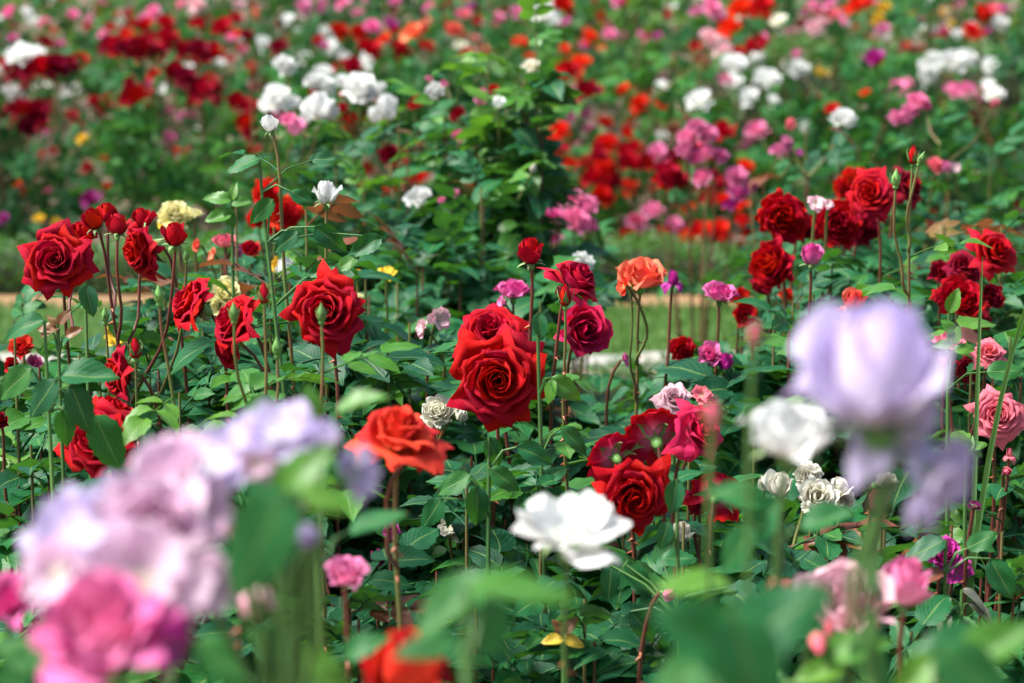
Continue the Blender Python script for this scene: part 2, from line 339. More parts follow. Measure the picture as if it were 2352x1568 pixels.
def sepal_up_mesh():
    v = np.linspace(0, 1, 7); u = np.array([-1, 0, 1.])
    wd = .24 * np.sin(np.pi * np.clip(v * .75 + .22, 0, 1)) * (1 - v**3) + .01
    rr = .14 + .50 * np.sin(np.pi * np.clip(v * .62, 0, 1)) + .10 * v**4; zz = 1.45 * v**1.1 - .05
    V = np.stack([rr[None] - .06 * np.abs(u)[:, None], u[:, None] * wd[None], zz[None] + 0 * u[:, None]], -1).reshape(-1, 3)
    U = np.stack([np.repeat(u * .5 + .5, 7), np.tile(v, 3)], 1)
    return mk('sepal', V, grid_faces(3, 7), U, M_SEPAL)
SEP_UP = sepal_up_mesh()
def lathe(prof, ns=10):
    p = np.array(prof); th = np.linspace(0, 2 * np.pi, ns, endpoint=False); n = len(p)
    V = np.stack([p[:, None, 0] * np.cos(th), p[:, None, 0] * np.sin(th), np.repeat(p[:, 1:2], ns, 1)], -1).reshape(-1, 3)
    i, j = np.meshgrid(np.arange(n - 1), np.arange(ns), indexing='ij'); i = i.ravel(); j = j.ravel()
    F = np.stack([i * ns + j, i * ns + (j + 1) % ns, (i + 1) * ns + (j + 1) % ns, (i + 1) * ns + j], 1)
    U = np.stack([np.tile(np.linspace(0, 1, ns), n), np.repeat(np.linspace(0, 1, n), ns)], 1)
    return V, F, U
BUD_ME = mk('bud', *lathe([(.02, -.32), (.22, -.30), (.30, -.12), (.22, 0), (.36, .18), (.46, .48), (.40, .85), (.24, 1.2), (.10, 1.5), (.01, 1.75)]), mat=M_BUD)
HIP = mk('hip', *lathe([(.03, -.42), (.12, -.38), (.17, -.25), (.19, -.1), (.14, .0), (.02, .03)], 8), mat=M_BUD)

# ------------------------------------------------------------------ leaves (unit compound leaf: length 1 along +Y, face +Z)
def leaflet(o, d, L, W, curl, fold, nv=9, nu=5, ser=.06, droop=.25, seed=0):
    r = np.random.default_rng(abs(seed) + 3)
    u = np.linspace(-1, 1, nu)[:, None]; v = np.linspace(0, 1, nv)[None]
    wd = W * (np.sin(np.pi * v**.78)**.75 * (1 - .12 * v)) + .004
    edge = (np.abs(u) > .99) * ser * W * ((np.arange(nv) % 2)[None] * 2 - 1) * (v > .05) * (v < .97)
    x = u * wd + np.sign(u) * edge
    y = L * v + 0 * u
    z = fold * np.abs(x) - droop * L * v**2 + curl * (x / W)**2 * W * np.sin(v * 5 + r.uniform(0, 6)) + .02 * np.sin(9 * v + 3 * u + r.uniform(0, 6)) * L
    loc = np.stack([x + 0 * y, y, z], -1).reshape(-1, 3)
    d = np.array(d, float); d /= np.linalg.norm(d); s = np.cross(d, [0, 0, 1.]); s /= np.linalg.norm(s); nrm = np.cross(s, d)
    V = np.array(o) + loc[:, :1] * s + loc[:, 1:2] * d + loc[:, 2:] * nrm
    U = np.stack([np.broadcast_to(u, (nu, nv)), np.broadcast_to(v, (nu, nv))], -1).reshape(-1, 2)
    return V, grid_faces(nu, nv), U
def compound(seed, lets=5, low=False, big=1.0):
    r = random.Random(seed); parts = []
    bend = r.uniform(-.12, .12); dz = r.uniform(.15, .5)
    spine = lambda s: np.array([bend * s * s, s * .72, .06 * s - dz * .55 * s * s])
    kw = dict(nv=5, nu=3, ser=0) if low else dict(nv=10, nu=5)
    if not low: parts.append(tube([spine(s) for s in np.linspace(0, 1, 5)], [.014, .012, .011, .009, .007], 4))
    for k, s in enumerate([.42, .76] if lets == 5 else ([.6] if lets == 3 else [.3, .55, .8])):
        for sgn in (-1, 1):
            L = r.uniform(.36, .44) * (1 if k else .85) * big; a = r.uniform(.75, 1.15)
            d = (sgn * math.sin(a), math.cos(a), r.uniform(-.35, .1))
            parts.append(leaflet(spine(s) + np.array([sgn * .02, 0, 0]), d, L, L * r.uniform(.29, .36), r.uniform(-.15, .15), r.uniform(.05, .5), droop=r.uniform(.05, .45), seed=seed * 9 + k * 2 + sgn, **kw))
    L = r.uniform(.44, .52) * big
    parts.append(leaflet(spine(1), (bend * 2, .9, -dz * .6), L, L * .34, r.uniform(-.15, .15), r.uniform(.05, .4), droop=r.uniform(.1, .5), seed=seed * 9 + 8, **kw))
    return join(parts)
LEAF = [mk('leaf', *compound(k, [5, 5, 5, 3, 7][k % 5])) for k in range(14)]
LOWLEAF = [compound(100 + k, 5, low=True, big=1.15) for k in range(8)]
def leaf_mtx(pos, d, L, roll=None):
    d = Vector(d).normalized()
    up = Vector((0, 0, 1)) + Vector((random.uniform(-.45, .45), random.uniform(-.45, .45), 0))
    x = d.cross(up)
    if x.length < 1e-3: x = Vector((1, 0, 0))
    x.normalize(); z = x.cross(d)
    m = Matrix((x, d, z)).transposed().to_4x4()
    return Matrix.Translation(Vector(pos)) @ m @ Matrix.Scale(L, 4)

# ------------------------------------------------------------------ registries used to keep leaves out of what is seen
COVER = []                                            # px, py, half width, D of blooms
WINDOWS = [(1290, 1560, 700, 825, 8.5), (1590, 1700, 710, 790, 8.5), (140, 290, 715, 785, 8.5), (1270, 1380, 835, 900, 7.4)]
def blocked(p, pad=8, sp=.55):
    x, y, D = proj(p)
    for (bx, by, bw, bD) in COVER:
        if D < bD + .10 and abs(x - bx) < bw * sp + pad * 3 / D and abs(y - by) < bw * sp + pad * 3 / D: return True
    return False
def in_window(p, pad=14):
    x, y, D = proj(p)
    for (a, b, c, d, E) in WINDOWS:
        if D < E and D > 3.3 and a - pad < x < b + pad and c - pad < y < d + pad: return True
    return False

# ================================================================== the setting
def noise2(x, y, s=1.0, k=0):
    return (np.sin(x * 5.1 * s + 1.3 + k) * np.cos(y * 4.3 * s + .7) + .5 * np.sin(x * 11.7 * s + y * 9.1 * s + k) + .3 * np.sin(x * 23 * s - y * 19 * s)) / 1.8
def sheet(name, xs, ys, z, amp, mat, kind='structure', sc_=1.0):
    X, Y = np.meshgrid(xs, ys, indexing='ij')
    A = amp(X, Y) if callable(amp) else amp
    Z = z + A * noise2(X, Y, sc_)
    V = np.stack([X, Y, Z], -1).reshape(-1, 3)
    return link(name, mk(name, V, grid_faces(len(xs), len(ys)), np.stack([X.ravel(), Y.ravel()], 1), mat), kind=kind)
xs = np.concatenate([[-300, -80, -20], np.arange(-5, 5.01, .08), [20, 80, 300]])
ys = np.concatenate([[-200, -40, -8], np.arange(-1, 25.01, .1), [40, 90, 380]])
sheet('ground', xs, ys, 0, lambda X, Y: np.where(((Y > 7.9) & (Y < 10.2)) | (np.abs(X) > 5.2), 0, .022), M_SOIL)
sheet('lawn', np.arange(-9, 9.01, .15), np.arange(8.62, 9.76, .08), .022, .004, M_TURF)
sheet('soil_strip', np.arange(-9, 9.01, .15), np.arange(9.76, 10.16, .08), .010, .003, M_SAND)
sheet('path', np.arange(-9, 9.01, .15), np.arange(7.9, 8.50, .08), .010, .003, M_TAN)
# stone kerb, laid stone by stone
kb = thing('stone_kerb', 'low pale stone edging along the near side of the grass strip', 'kerb', (0, 8.55, 0)); kb['kind'] = 'structure'
def box_me(name, sx, sy, sz, mat, bev=.012):
    x, y, b = sx / 2, sy / 2, bev
    V = [(-x, -y, 0), (x, -y, 0), (x, y, 0), (-x, y, 0), (-x, -y, sz - b), (x, -y, sz - b), (x, y, sz - b), (-x, y, sz - b), (-x + b, -y + b, sz), (x - b, -y + b, sz), (x - b, y - b, sz), (-x + b, y - b, sz)]
    F = [(0, 3, 2, 1), (0, 1, 5, 4), (1, 2, 6, 5), (2, 3, 7, 6), (3, 0, 4, 7), (4, 5, 9, 8), (5, 6, 10, 9), (6, 7, 11, 10), (7, 4, 8, 11), (8, 9, 10, 11)]
    return mk(name, V, F, [(v[0], v[1]) for v in V], mat, smooth=False)
KS = [box_me('stone', .42 + .03 * k, .14,   .034 + .005 * k, M_KERB) for k in range(3)]
x = -4.4
while x < 4.4:
    k = random.randrange(3)
    link('stone', KS[k], kb, Matrix.Translation((x + .2, random.uniform(-.008, .008), random.uniform(-.006, .004))) @ Matrix.Rotation(random.uniform(-.02, .02), 4, 'Z'))
    x += .455 + .03 * k

def small_leaves(n, pos, size, mat_name, name, tilt=1.0, parent=None, kind='stuff', mat=None):
    """n little pointed leaves (6 verts, 2 quads) at pos(n,3)"""
    d = rng.normal(size=(n, 3)); d[:, 2] = np.abs(d[:, 2]) * tilt; d /= np.linalg.norm(d, axis=1)[:, None]
    s = np.cross(d, rng.normal(size=(n, 3))); s /= np.linalg.norm(s, axis=1)[:, None]
    nr = np.cross(s, d)
    L = size * rng.uniform(.7, 1.3, n)[:, None]
    pts = [pos, pos + d * L * .5 - s * L * .28 + nr * L * .08, pos + d * L, pos + d * L * .5 + s * L * .28 + nr * L * .08, pos + d * L * .5]
    V = np.stack(pts, 1).reshape(-1, 3); b = np.arange(n)[:, None] * 5
    F = np.concatenate([b + np.array([[0, 4, 2, 1]]), b + np.array([[0, 3, 2, 4]])])
    U = np.tile(np.array([[0, 0], [-1, .5], [0, 1], [1, .5], [0, .5]]), (n, 1))
    return link(name, mk(name, V, F, U, mat), parent, kind=kind)
def box_hedge(label, x0, x1, y, w, h, n, leaf=.022, rag=.03):
    t = thing('box_hedge', label, 'hedge', (0, y, 0))
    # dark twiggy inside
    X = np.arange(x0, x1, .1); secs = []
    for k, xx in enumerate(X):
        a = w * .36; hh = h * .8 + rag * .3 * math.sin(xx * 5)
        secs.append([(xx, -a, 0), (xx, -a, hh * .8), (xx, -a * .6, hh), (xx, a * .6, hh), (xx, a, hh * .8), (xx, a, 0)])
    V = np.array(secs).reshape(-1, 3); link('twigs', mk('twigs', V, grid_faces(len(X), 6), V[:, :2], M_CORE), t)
    px = rng.uniform(x0, x1, n); ph = rng.uniform(0, 1, n); side = rng.random(n)
    top = h + rag * (.6 * np.sin(px * 4.1) + .5 * np.sin(px * 11 + 1) + rng.uniform(-.8, 1.0, n))
    yy = np.where(side < .55, rng.uniform(-w / 2, w / 2, n), np.where(side < .9, -w / 2 + rng.normal(0, .015, n), w / 2 + rng.normal(0, .015, n)))
    zz = np.where(side < .55, top - np.abs(rng.normal(0, .03, n)), top * ph ** .8)
    small_leaves(n, np.stack([px, yy, np.maximum(zz, .01)], 1), leaf, 'b', 'foliage', parent=t, mat=LM['b'])
box_hedge('low clipped box hedge in front of the pale stone edging', -3.2, 3.2, 7.55, .34, .17, 16000)
box_hedge('bright green box hedge beyond the grass strip, at the foot of the back bed', -3.8, 3.8, 10.35, .36, .195, 22000, .026, .035)
box_hedge('light green clipped hedge far back behind the white and pink roses on the right', 1.3, 6.2, 15.7, .5, .72, 12000, .04, .06)
box_hedge('olive green hedge far back at the top of the photo, right of centre', -.1, 1.3, 24.5, .6, 1.05, 7000, .05, .1)
# grass blades
n = 26000
gx, gy = rng.uniform(-3.3, 3.3, n), rng.uniform(8.63, 9.76, n)
hgt = rng.uniform(.018, .045, n); lean = rng.normal(0, .012, (n, 2)); wd = .0025
b = np.stack([gx, gy, np.full(n, .02)], 1)
V = np.stack([b - [wd, 0, 0], b + [wd, 0, 0], b + np.stack([lean[:, 0] + wd * .3, lean[:, 1], hgt], 1), b + np.stack([lean[:, 0] - wd * .3, lean[:, 1], hgt], 1)], 1).reshape(-1, 3)
F = np.arange(n * 4).reshape(n, 4)
o = link('grass', mk('grass', V, F, np.tile([[0, 0], [1, 0], [1, 1], [0, 1]], (n, 1)), LM['g']), kind='stuff')
o['label'] = 'short mown grass growing on the strip between the two rose beds'; o['category'] = 'grass'
# clods and small stones of the near bed, dry fallen leaves
ic = lathe([(.0, -.4), (.7, -.3), (1, .1), (.6, .6), (0, .75)], 6)
n = 2600; cx = rng.uniform(-1.9, 1.9, n); cy = rng.uniform(1.8, 7.2, n); V = []; F = []
sz = rng.uniform(.006, .026, n); st = rng.uniform(.6, 1.4, (n, 3)); ang = rng.uniform(0, 6.28, n)
bv = ic[0]; c, s = np.cos(ang), np.sin(ang)
loc = bv[None] * st[:, None] * sz[:, None, None] * (1 + .25 * rng.normal(size=(n, len(bv), 1)))
VX = loc[..., 0] * c[:, None] - loc[..., 1] * s[:, None] + cx[:, None]; VY = loc[..., 0] * s[:, None] + loc[..., 1] * c[:, None] + cy[:, None]
VZ = loc[..., 2] + .012 + .022 * noise2(cx, cy)[:, None]
V = np.stack([VX, VY, VZ], -1).reshape(-1, 3); F = (ic[1][None] + (np.arange(n) * len(bv))[:, None, None]).reshape(-1, 4)
o = link('soil_clods', mk('soil_clods', V, F, V[:, :2], M_CLOD), kind='stuff')
o['label'] = 'crumbly clods and small stones of bare soil under the near roses'; o['category'] = 'soil'
n = 900
o = small_leaves(n, np.stack([rng.uniform(-1.9, 1.9, n), rng.uniform(2, 7.2, n), rng.uniform(.01, .035, n)], 1), .05, 'w', 'leaf_litter', tilt=.15, mat=LM['w'])
o['label'] = 'dry fallen leaves and petals lying on the soil of the near bed'; o['category'] = 'leaf litter'

# ================================================================== roses of the near bed
# one row per bloom: px, py, width px, D, style, colour, (right, up, toward), options
AX = dict(F=(0, .22, 1), FU=(0, .7, 1), U=(0, 1, .12), UT=(.05, 1, .45), L=(-1, .35, .45), R=(1, .35, .4), FL=(-.45, .25, 1), FR=(.45, .25, 1),
          UL=(-.35, 1, .25), UR=(.35, 1, .25), BK=(-.25, .25, -1), D=(0, -.35, 1), LD=(-.9, -.15, .6), UK=(0, 1, -.3), LU=(-.8, .8, .4), RU=(.75, .9, .25))
PLANTS = []
def plant(label, *rows, **kw): PLANTS.append((label, rows, kw))
# --- the red group at the left
plant('tall red rose at far left, its large open bloom facing the camera',
      (128, 598, 160, 3.2, 'tea', 'r', 'F', {}), (190, 530, 78, 3.4, 'cup', 'r', 'UR', {}), root=(160, .0))
plant('spray of half open red roses between the large left bloom and the pale yellow rose',
      (214, 500, 58, 3.3, 'half', 'r', 'UL', dict(sep='d')), (246, 486, 52, 3.4, 'half', 'r', 'U', {}), (270, 514, 58, 3.25, 'half', 'r', 'UK', dict(sep='d')),
      (325, 500, 56, 3.35, 'half', 'r', 'U', {}), (400, 536, 62, 3.2, 'half', 'r', 'U', dict(sep='d')), (427, 588, 16, 3.2, 'bud', 'bud', 'U', {}), root=(345, .0), leafstart=.2)
plant('red rose turned sideways with its face to the lower left, under the half open spray',
      (322, 575, 138, 3.3, 'tea', 'r', (-.75, -.15, .5), dict(sep='d')), root=(395, 0), leafstart=.2)
plant('red rose nodding to the left below the spray, near pale yellow petals',
      (436, 697, 140, 3.15, 'tea', 'r', (-.8, .45, .25), dict(sep='d')), root=(470, 0))
plant('large red rose seen side on, between the nodding rose and the centre left open bloom',
      (535, 742, 138, 3.1, 'tea', 'r', (-.75, .35, .5), dict(sep='d')), (520, 805, 92, 3.15, 'cup', 'r', (-.7, -.3, .5), {}), root=(590, 0))
plant('open red rose facing the camera left of centre, behind a green bud',
      (748, 716, 172, 3.15, 'tea', 'r', (-.08, .18, 1), {}), root=(745, 0))
plant('slim green bud standing in front of the open red rose left of centre',
      (738, 722, 24, 2.7, 'bud', 'bud', 'U', dict(sep='u')), leaves=3, leafstart=.06, root=(735, 0), lmat='y')
plant('long red rose facing left above the leaf hidden lower red bloom',
      (272, 858, 128, 3.1, 'tea', 'r', (-.9, .05, .3), dict(sep='d')), root=(318, 0))
plant('small red bud with green sepals beside the long left facing rose',
      (310, 798, 34, 3.0, 'bud', 'r', 'U', dict(sep='u')), leaves=2, leafstart=.35, root=(312, 0))
plant('large red rose low at the left half hidden by broad green leaves',
      (222, 1008, 178, 3.05, 'tea', 'r', (-.2, .45, 1), {}), (262, 938, 92, 3.15, 'cup', 'r', 'UR', {}), root=(235, 0))
plant('green bud with a tail on a thin stem above the grass strip at left',
      (241, 726, 20, 3.2, 'bud', 'bud', 'U', dict(sep='u')), leaves=2, leafstart=.3, root=(250, 0))
plant('rose shoot with a red and green bud standing among leaves below the white bud',
      (606, 672, 34, 2.75, 'bud', 'r', 'U', dict(sep='u')), (365, 680, 24, 2.8, 'bud', 'bud', 'U', dict(sep='u')), (537, 720, 24, 2.7, 'bud', 'bud', 'U', dict(sep='u')), (636, 800, 24, 2.8, 'bud', 'bud', 'U', dict(sep='u')), leaves=3, leafstart=.1, root=(600, 0), lmat='y')
# --- white bud bush, yellow, pink behind the left group
plant('tall leafy rose with a creamy white opening bud at its tip, left of centre',
      (617, 282, 46, 3.3, 'half', 'w', (-.35, 1, .1), dict(sep='d')), root=(672, 0), leaves=9, leafstart=.05, tall=1)
plant('white goblet shaped rose with ruffled rim above broad leaves left of centre',
      (749, 440, 62, 3.5, 'half', 'w', 'U', dict(sep='d')), root=(740, 0), leaves=7, leafstart=.09, tall=1)
plant('pale yellow rose behind the red spray',
      (400, 492, 82, 4.2, 'ball', 'y', 'FU', {}), (447, 488, 40, 4.2, 'ball', 'y', 'U', {}), (372, 505, 40, 4.25, 'cup', 'g', 'L', {}))
plant('pale yellow rose half hidden behind the nodding red rose',
      (520, 668, 72, 3.7, 'cup', 'y', 'FU', {}), (505, 700, 50, 3.8, 'cup', 'y', 'F', {}))
plant('low yellow rose in front of the grass strip, below the red spray',
      (270, 768, 72, 3.9, 'flat', 'g', 'FU', {}), (315, 770, 36, 3.9, 'cup', 'y', 'U', {}))
plant('pink rose among leaves behind and below the pale yellow rose',
      (516, 552, 62, 4.0, 'cup', 's', 'U', {}), (545, 575, 40, 4.0, 'cup', 'p', 'R', {}), (487, 585, 40, 4.05, 'flat', 'k', 'L', {}), (450, 562, 34, 4.1, 'cup', 'k', 'L', {}), (575, 570, 48, 4.2, 'cup', 'r', 'FU', {}))
plant('scarlet rose behind the leaves of the tall white budded rose',
      (612, 445, 74, 4.9, 'ball', 'o', 'F', {}), (655, 490, 84, 4.9, 'ball', 'o', 'F', {}), (590, 500, 50, 4.95, 'ball', 'o', 'F', {}), (628, 520, 45, 4.95, 'ball', 'o', 'F', {}))
plant('white rose with golden petals behind the stem of the tall white budded rose',
      (655, 612, 52, 3.9, 'half', 'w', 'U', {}), (632, 605, 36, 3.95, 'cup', 'g', 'L', {}))
plant('golden yellow rose in the leaves right of the goblet shaped white rose',
      (888, 628, 56, 4.2, 'flat', 'g', 'UT', {}), (820, 628, 36, 4.2, 'flat', 'g', 'UT', {}), (822, 680, 28, 4.2, 'cup', 'y', 'U', {}))
plant('faded blush rose under leaves left of the big central red roses',
      (1010, 730, 62, 3.7, 'flat', 'b', (.5, .2, .8), {}), (968, 752, 52, 3.7, 'flat', 'b', 'L', {}), root=(1010, 0))
plant('red and pink rose at the left edge below the large facing bloom',
      (48, 795, 62, 3.7, 'cup', 'q', 'FU', {}), (28, 838, 40, 3.7, 'cup', 'r', 'F', {}), (80, 832, 40, 3.7, 'cup', 'h', 'F', {}))
plant('dark red rose cut off by the left edge of the photo, low down',
      (-2, 965, 46, 3.2, 'cup', 'd', 'F', {}), root=(5, 0), leaves=3)
# --- the centre
plant('largest deep red rose, in the centre of the photo, facing the camera',
      (1142, 870, 218, 3.05, 'tea', 'r', (.02, .05, 1), {}), root=(1090, 0), leafstart=.16)
plant('broad red rose just behind and above the largest central bloom',
      (1128, 768, 178, 3.25, 'blown', 'r', (-.1, .75, .8), {}), (1214, 838, 120, 3.2, 'cup', 'd', 'R', {}), root=(1225, 0), leafstart=.3)
plant('round red half open rose on a straight stem above the central blooms',
      (1218, 574, 70, 3.2, 'half', 'r', (-.06, 1, .2), dict(sep='d')), root=(1232, 0), leafstart=.16, leaves=5)
plant('red rose with upright pointed petals right of the round half open one',
      (1322, 645, 138, 3.25, 'blown', 'x', (.45, .65, .25), {}), root=(1255, 0), leafstart=.25, leaves=3)
plant('small red bud in green sepals in front of the rose with pointed petals',
      (1298, 676, 36, 3.1, 'bud', 'r', 'U', dict(sep='u')), root=(1262, 0), leafstart=.09, leaves=4, lmat='y')
plant('pinkish red rose facing lower right, under the one with pointed petals',
      (1345, 757, 134, 3.45, 'cup', 'z', (.35, .15, .9), {}), root=(1290, 0), leafstart=.25)
plant('bright pink rose left of the round half open red rose',
      (1178, 662, 84, 3.9, 'cup', 'h', 'U', {}), (1150, 695, 40, 3.9, 'flat', 'h', 'L', {}), root=(1190, 0))
plant('white rose peeping out behind the red rose with pointed petals',
      (1338, 602, 54, 4.6, 'ball', 'w', 'F', {}))
plant('coral orange rose in profile above the grass strip right of centre',
      (1475, 626, 124, 3.6, 'cup', 'k', (.08, 1, .32), {}), (1430, 655, 52, 3.58, 'flat', 'q', 'L', {}), (1450, 668, 14, 3.6, 'bud', 'bud', 'U', {}), root=(1490, 0), leafstart=.13, leaves=8)
plant('drooping lilac pink rose just behind the coral orange one',
      (1546, 640, 50, 3.8, 'droop', 'm', (.1, 1, .2), {}), root=(1500, 0), leafstart=.13, leaves=4)
plant('magenta pink cup shaped rose right of the coral orange one',
      (1655, 668, 84, 3.8, 'cup', 'h', (.1, 1, .2), dict(sep='d')), root=(1655, 0), leafstart=.13, leaves=6)
plant('small bright pink rosebud below the dark red group at right',
      (1863, 582, 58, 3.7, 'half', 'h', 'U', dict(sep='d')), root=(1878, 0), leafstart=.12, leaves=6)
plant('group of broad dark red roses right of centre, full round heads close together',
      (1800, 500, 126, 4.3, 'ball', 'r', 'F', {}), (1850, 520, 70, 4.45, 'ball', 'd', 'FR', {}), (1924, 514, 118, 4.3, 'ball', 'r', 'F', {}), (1978, 520, 96, 4.4, 'ball', 'd', 'F', {}), root=(1880, 0), leaves=3)
plant('finely layered red rose at the top of the dark red group right of centre',
      (2000, 446, 114, 4.2, 'tea', 'r', 'FL', {}), root=(2010, 0), leaves=3)
plant('red rose facing left at the bottom of the dark red group',
      (1765, 608, 124, 4.2, 'ball', 'r', (-.6, .2, .7), {}), (1745, 655, 56, 4.3, 'blown', 'd', (-.5, -.3, .7), {}), root=(1790, 0), leaves=3)
plant('dark crimson rose behind the thin budded stem at right',
      (2085, 428, 96, 4.5, 'blown', 'd', (.5, .4, .6), {}), leaves=3)
plant('scarlet rose behind the top of the dark red group',
      (1938, 430, 54, 4.9, 'ball', 'o', 'F', {}), (1955, 408, 50, 4.9, 'ball', 'o', 'F', {}), (1975, 402, 40, 4.95, 'ball', 'o', 'F', {}), leaves=3)
plant('pale blush pink rose resting on top of the dark red group',
      (1874, 466, 46, 4.1, 'flat', 'b', 'FU', {}), (1902, 468, 28, 4.1, 'flat', 'b', 'FU', {}), leaves=0)
plant('scarlet rose half hidden behind the magenta cup shaped rose',
      (1700, 680, 46, 4.5, 'cup', 'o', 'F', {}), (1710, 722, 60, 4.5, 'cup', 'r', 'F', {}))
plant('small scarlet rose under the dark red group',
      (1805, 676, 34, 4.5, 'cup', 'o', 'F', {}))
plant('coral orange rose above the big blurred lilac bloom',
      (1962, 690, 64, 3.6, 'half', 'k', 'UT', {}), (1932, 728, 56, 3.58, 'flat', 'k', 'L', {}), root=(1990, 0), leaves=3)
plant('tall thin rose stem with a red bud and green buds at the right',
      (2096, 354, 30, 3.5, 'bud', 'r', 'U', dict(sep='u')), (2115, 366, 18, 3.48, 'bud', 'bud', 'UR', dict(sep='u')), (2057, 412, 22, 3.5, 'bud', 'bud', 'U', dict(sep='u')), root=(2115, 0), leafstart=.12, leaves=14, lmat='y', tall=1)
plant('big red rose at the right edge above the blurred grass blades',
      (2284, 578, 122, 3.9, 'blown', 'r', (.3, .5, .8), {}), root=(2300, 0), leaves=3)
plant('pair of dark red roses left of the big red one at the right edge',
      (2214, 612, 90, 4.0, 'blown', 'd', 'FU', {}), (2160, 622, 58, 4.1, 'cup', 'd', 'FU', {}), root=(2190, 0), leaves=3)
plant('wide dark red rose low at the right with a green leaf in front of it',
      (2208, 684, 112, 3.95, 'cup', 'r', 'FU', {}), (2275, 680, 64, 4.0, 'cup', 'd', 'F', {}), (2162, 680, 46, 4.0, 'blown', 'r', 'F', {}), (2250, 730, 56, 4.0, 'blown', 'd', 'F', {}), root=(2230, 0), leaves=3)
plant('salmon pink roses right of the big blurred lilac bloom',
      (2178, 785, 88, 3.5, 'flat', 's', 'U', {}), (2272, 812, 82, 3.5, 'blown', 's', 'FU', {}), (2165, 832, 46, 3.55, 'flat', 's', 'U', {}), root=(2250, 0), leaves=4)
plant('dark red rose under the salmon pink ones at the right',
      (2225, 845, 64, 3.7, 'blown', 'd', 'F', {}), (2210, 815, 46, 3.75, 'blown', 'r', 'F', {}), leaves=3)
plant('crisp pink rose at the right edge facing the camera',
      (2292, 955, 122, 3.3, 'tea', 's', (-.1, .2, 1), {}), root=(2325, 0), leaves=5, leafstart=.18)
plant('drooping faded pink rose petals at the right edge under the crisp pink rose',
      (2318, 1040, 30, 3.3, 'droop', 's', 'U', {}), (2312, 1082, 26, 3.3, 'half', 's', 'D', {}), leaves=2)
plant('dark red rose beside a hot pink one above the red roses seen from behind',
      (1567, 802, 64, 3.9, 'ball', 'r', 'F', {}), (1630, 812, 62, 3.8, 'cup', 'h', 'FU', {}), (1665, 828, 44, 3.8, 'half', 'm', 'U', {}), leaves=7)
plant('small hot pink rose in front of the pale path right of centre',
      (1436, 824, 38, 3.9, 'flat', 'h', 'R', {}), leaves=7, leafstart=.09)
plant('faded pink and white rose just above the red roses seen from behind',
      (1548, 915, 84, 3.5, 'blown', 'b', 'FU', {}), (1612, 905, 50, 3.5, 'flat', 's', 'FU', {}), leaves=3)
plant('red rose seen from behind with green sepals and a pale star at its base',
      (1502, 994, 158, 3.0, 'blown', 'x', (-.15, .45, -1), dict(sep='d')), root=(1560, 0), leafstart=.3)
plant('smaller red rose seen from behind at the left of the group of three',
      (1402, 1040, 128, 3.0, 'blown', 'x', (-.5, .35, -1), dict(sep='d')), root=(1500, 0), leafstart=.3)
plant('dark hearted red rose facing down at the bottom of the group of three',
      (1458, 1140, 176, 2.95, 'tea', 'r', (.1, -.12, 1), {}), root=(1520, 0), leafstart=.25)
plant('pinkish red rose right of the one seen from behind, partly behind a blurred bud',
      (1606, 990, 140, 2.95, 'blown', 'z', (.5, .35, .7), {}), root=(1600, 0), leafstart=.2)
plant('faded red rose behind dark leaves, low right of the group of three',
      (1650, 1130, 128, 3.0, 'blown', 'x', (.35, .35, -.9), dict(sep='d')), (1600, 1150, 60, 3.05, 'blown', 'd', 'F', {}), root=(1690, 0), leafstart=.2)
plant('cluster of small creamy white roses under the big blurred lilac bloom',
      (1793, 1112, 68, 3.1, 'half', 'c', 'UT', {}), (1880, 1138, 92, 3.05, 'cup', 'c', (0, .6, 1), {}), (1925, 1118, 56, 3.1, 'half', 'c', 'UR', {}), (1856, 1090, 72, 3.15, 'ball', 'c', 'FU', {}), (1940, 1148, 48, 3.1, 'ball', 'c', 'F', {}), (1850, 1165, 34, 3.0, 'flat', 'c', 'LD', {}), (1755, 1110, 34, 3.2, 'ball', 'c', 'F', {}), root=(1850, 0), leafstart=.12, leaves=4)
plant('white rose behind the withered maroon head under the lilac bloom',
      (2037, 1110, 54, 3.15, 'ball', 'c', 'F', {}), leaves=3)
plant('withered dark maroon rose head hanging with grey green sepals',
      (2014, 1150, 64, 3.0, 'half', 't', (.15, -.9, .5), dict(sep='d')), root=(1960, 0), leaves=3, leafstart=.2)
plant('crumpled creamy white rose beside dark red petals, low right of centre',
      (1567, 1222, 56, 3.0, 'half', 'c', 'UT', {}), leaves=4)
plant('creamy white rose behind the right side of the blurred coral red one',
      (1005, 942, 84, 3.3, 'ball', 'c', 'FU', {}), (1060, 950, 50, 3.3, 'cup', 'c', 'R', {}), leaves=5)
plant('low white rose among dark leaves below the centre',
      (1030, 1205, 56, 3.3, 'flat', 'c', 'FU', {}), (1050, 1225, 40, 3.3, 'cup', 'c', 'F', {}), (1170, 1232, 30, 3.2, 'flat', 'w', 'F', {}), leaves=4)
plant('two small wine red withered blooms beside a bare stem left of centre, low down',
      (897, 1218, 40, 3.0, 'cup', 'm', 'FU', {}), (868, 1280, 36, 3.0, 'tea', 't', 'F', {}), (740, 1205, 26, 3.1, 'half', 't', 'U', dict(sep='u')), leaves=4)
plant('magenta rose half hidden by leaves low at the right',
      (2168, 1268, 84, 3.0, 'cup', 'm', 'FU', {}), (2195, 1310, 78, 3.0, 'flat', 'm', 'F', {}), root=(2180, 0), leaves=3)
plant('spent rose with curled grey green sepals and a brown heart at the right',
      (2238, 1160, 36, 2.95, 'flat', 't', (.1, .8, .4), dict(sep='d')), root=(2175, 0), leaves=0, curled=1)
plant('small hot pink rose peeping out above the big blurred leaf',
      (1537, 1366, 34, 2.7, 'half', 'h', (.8, -.2, .4), {}), leaves=3)
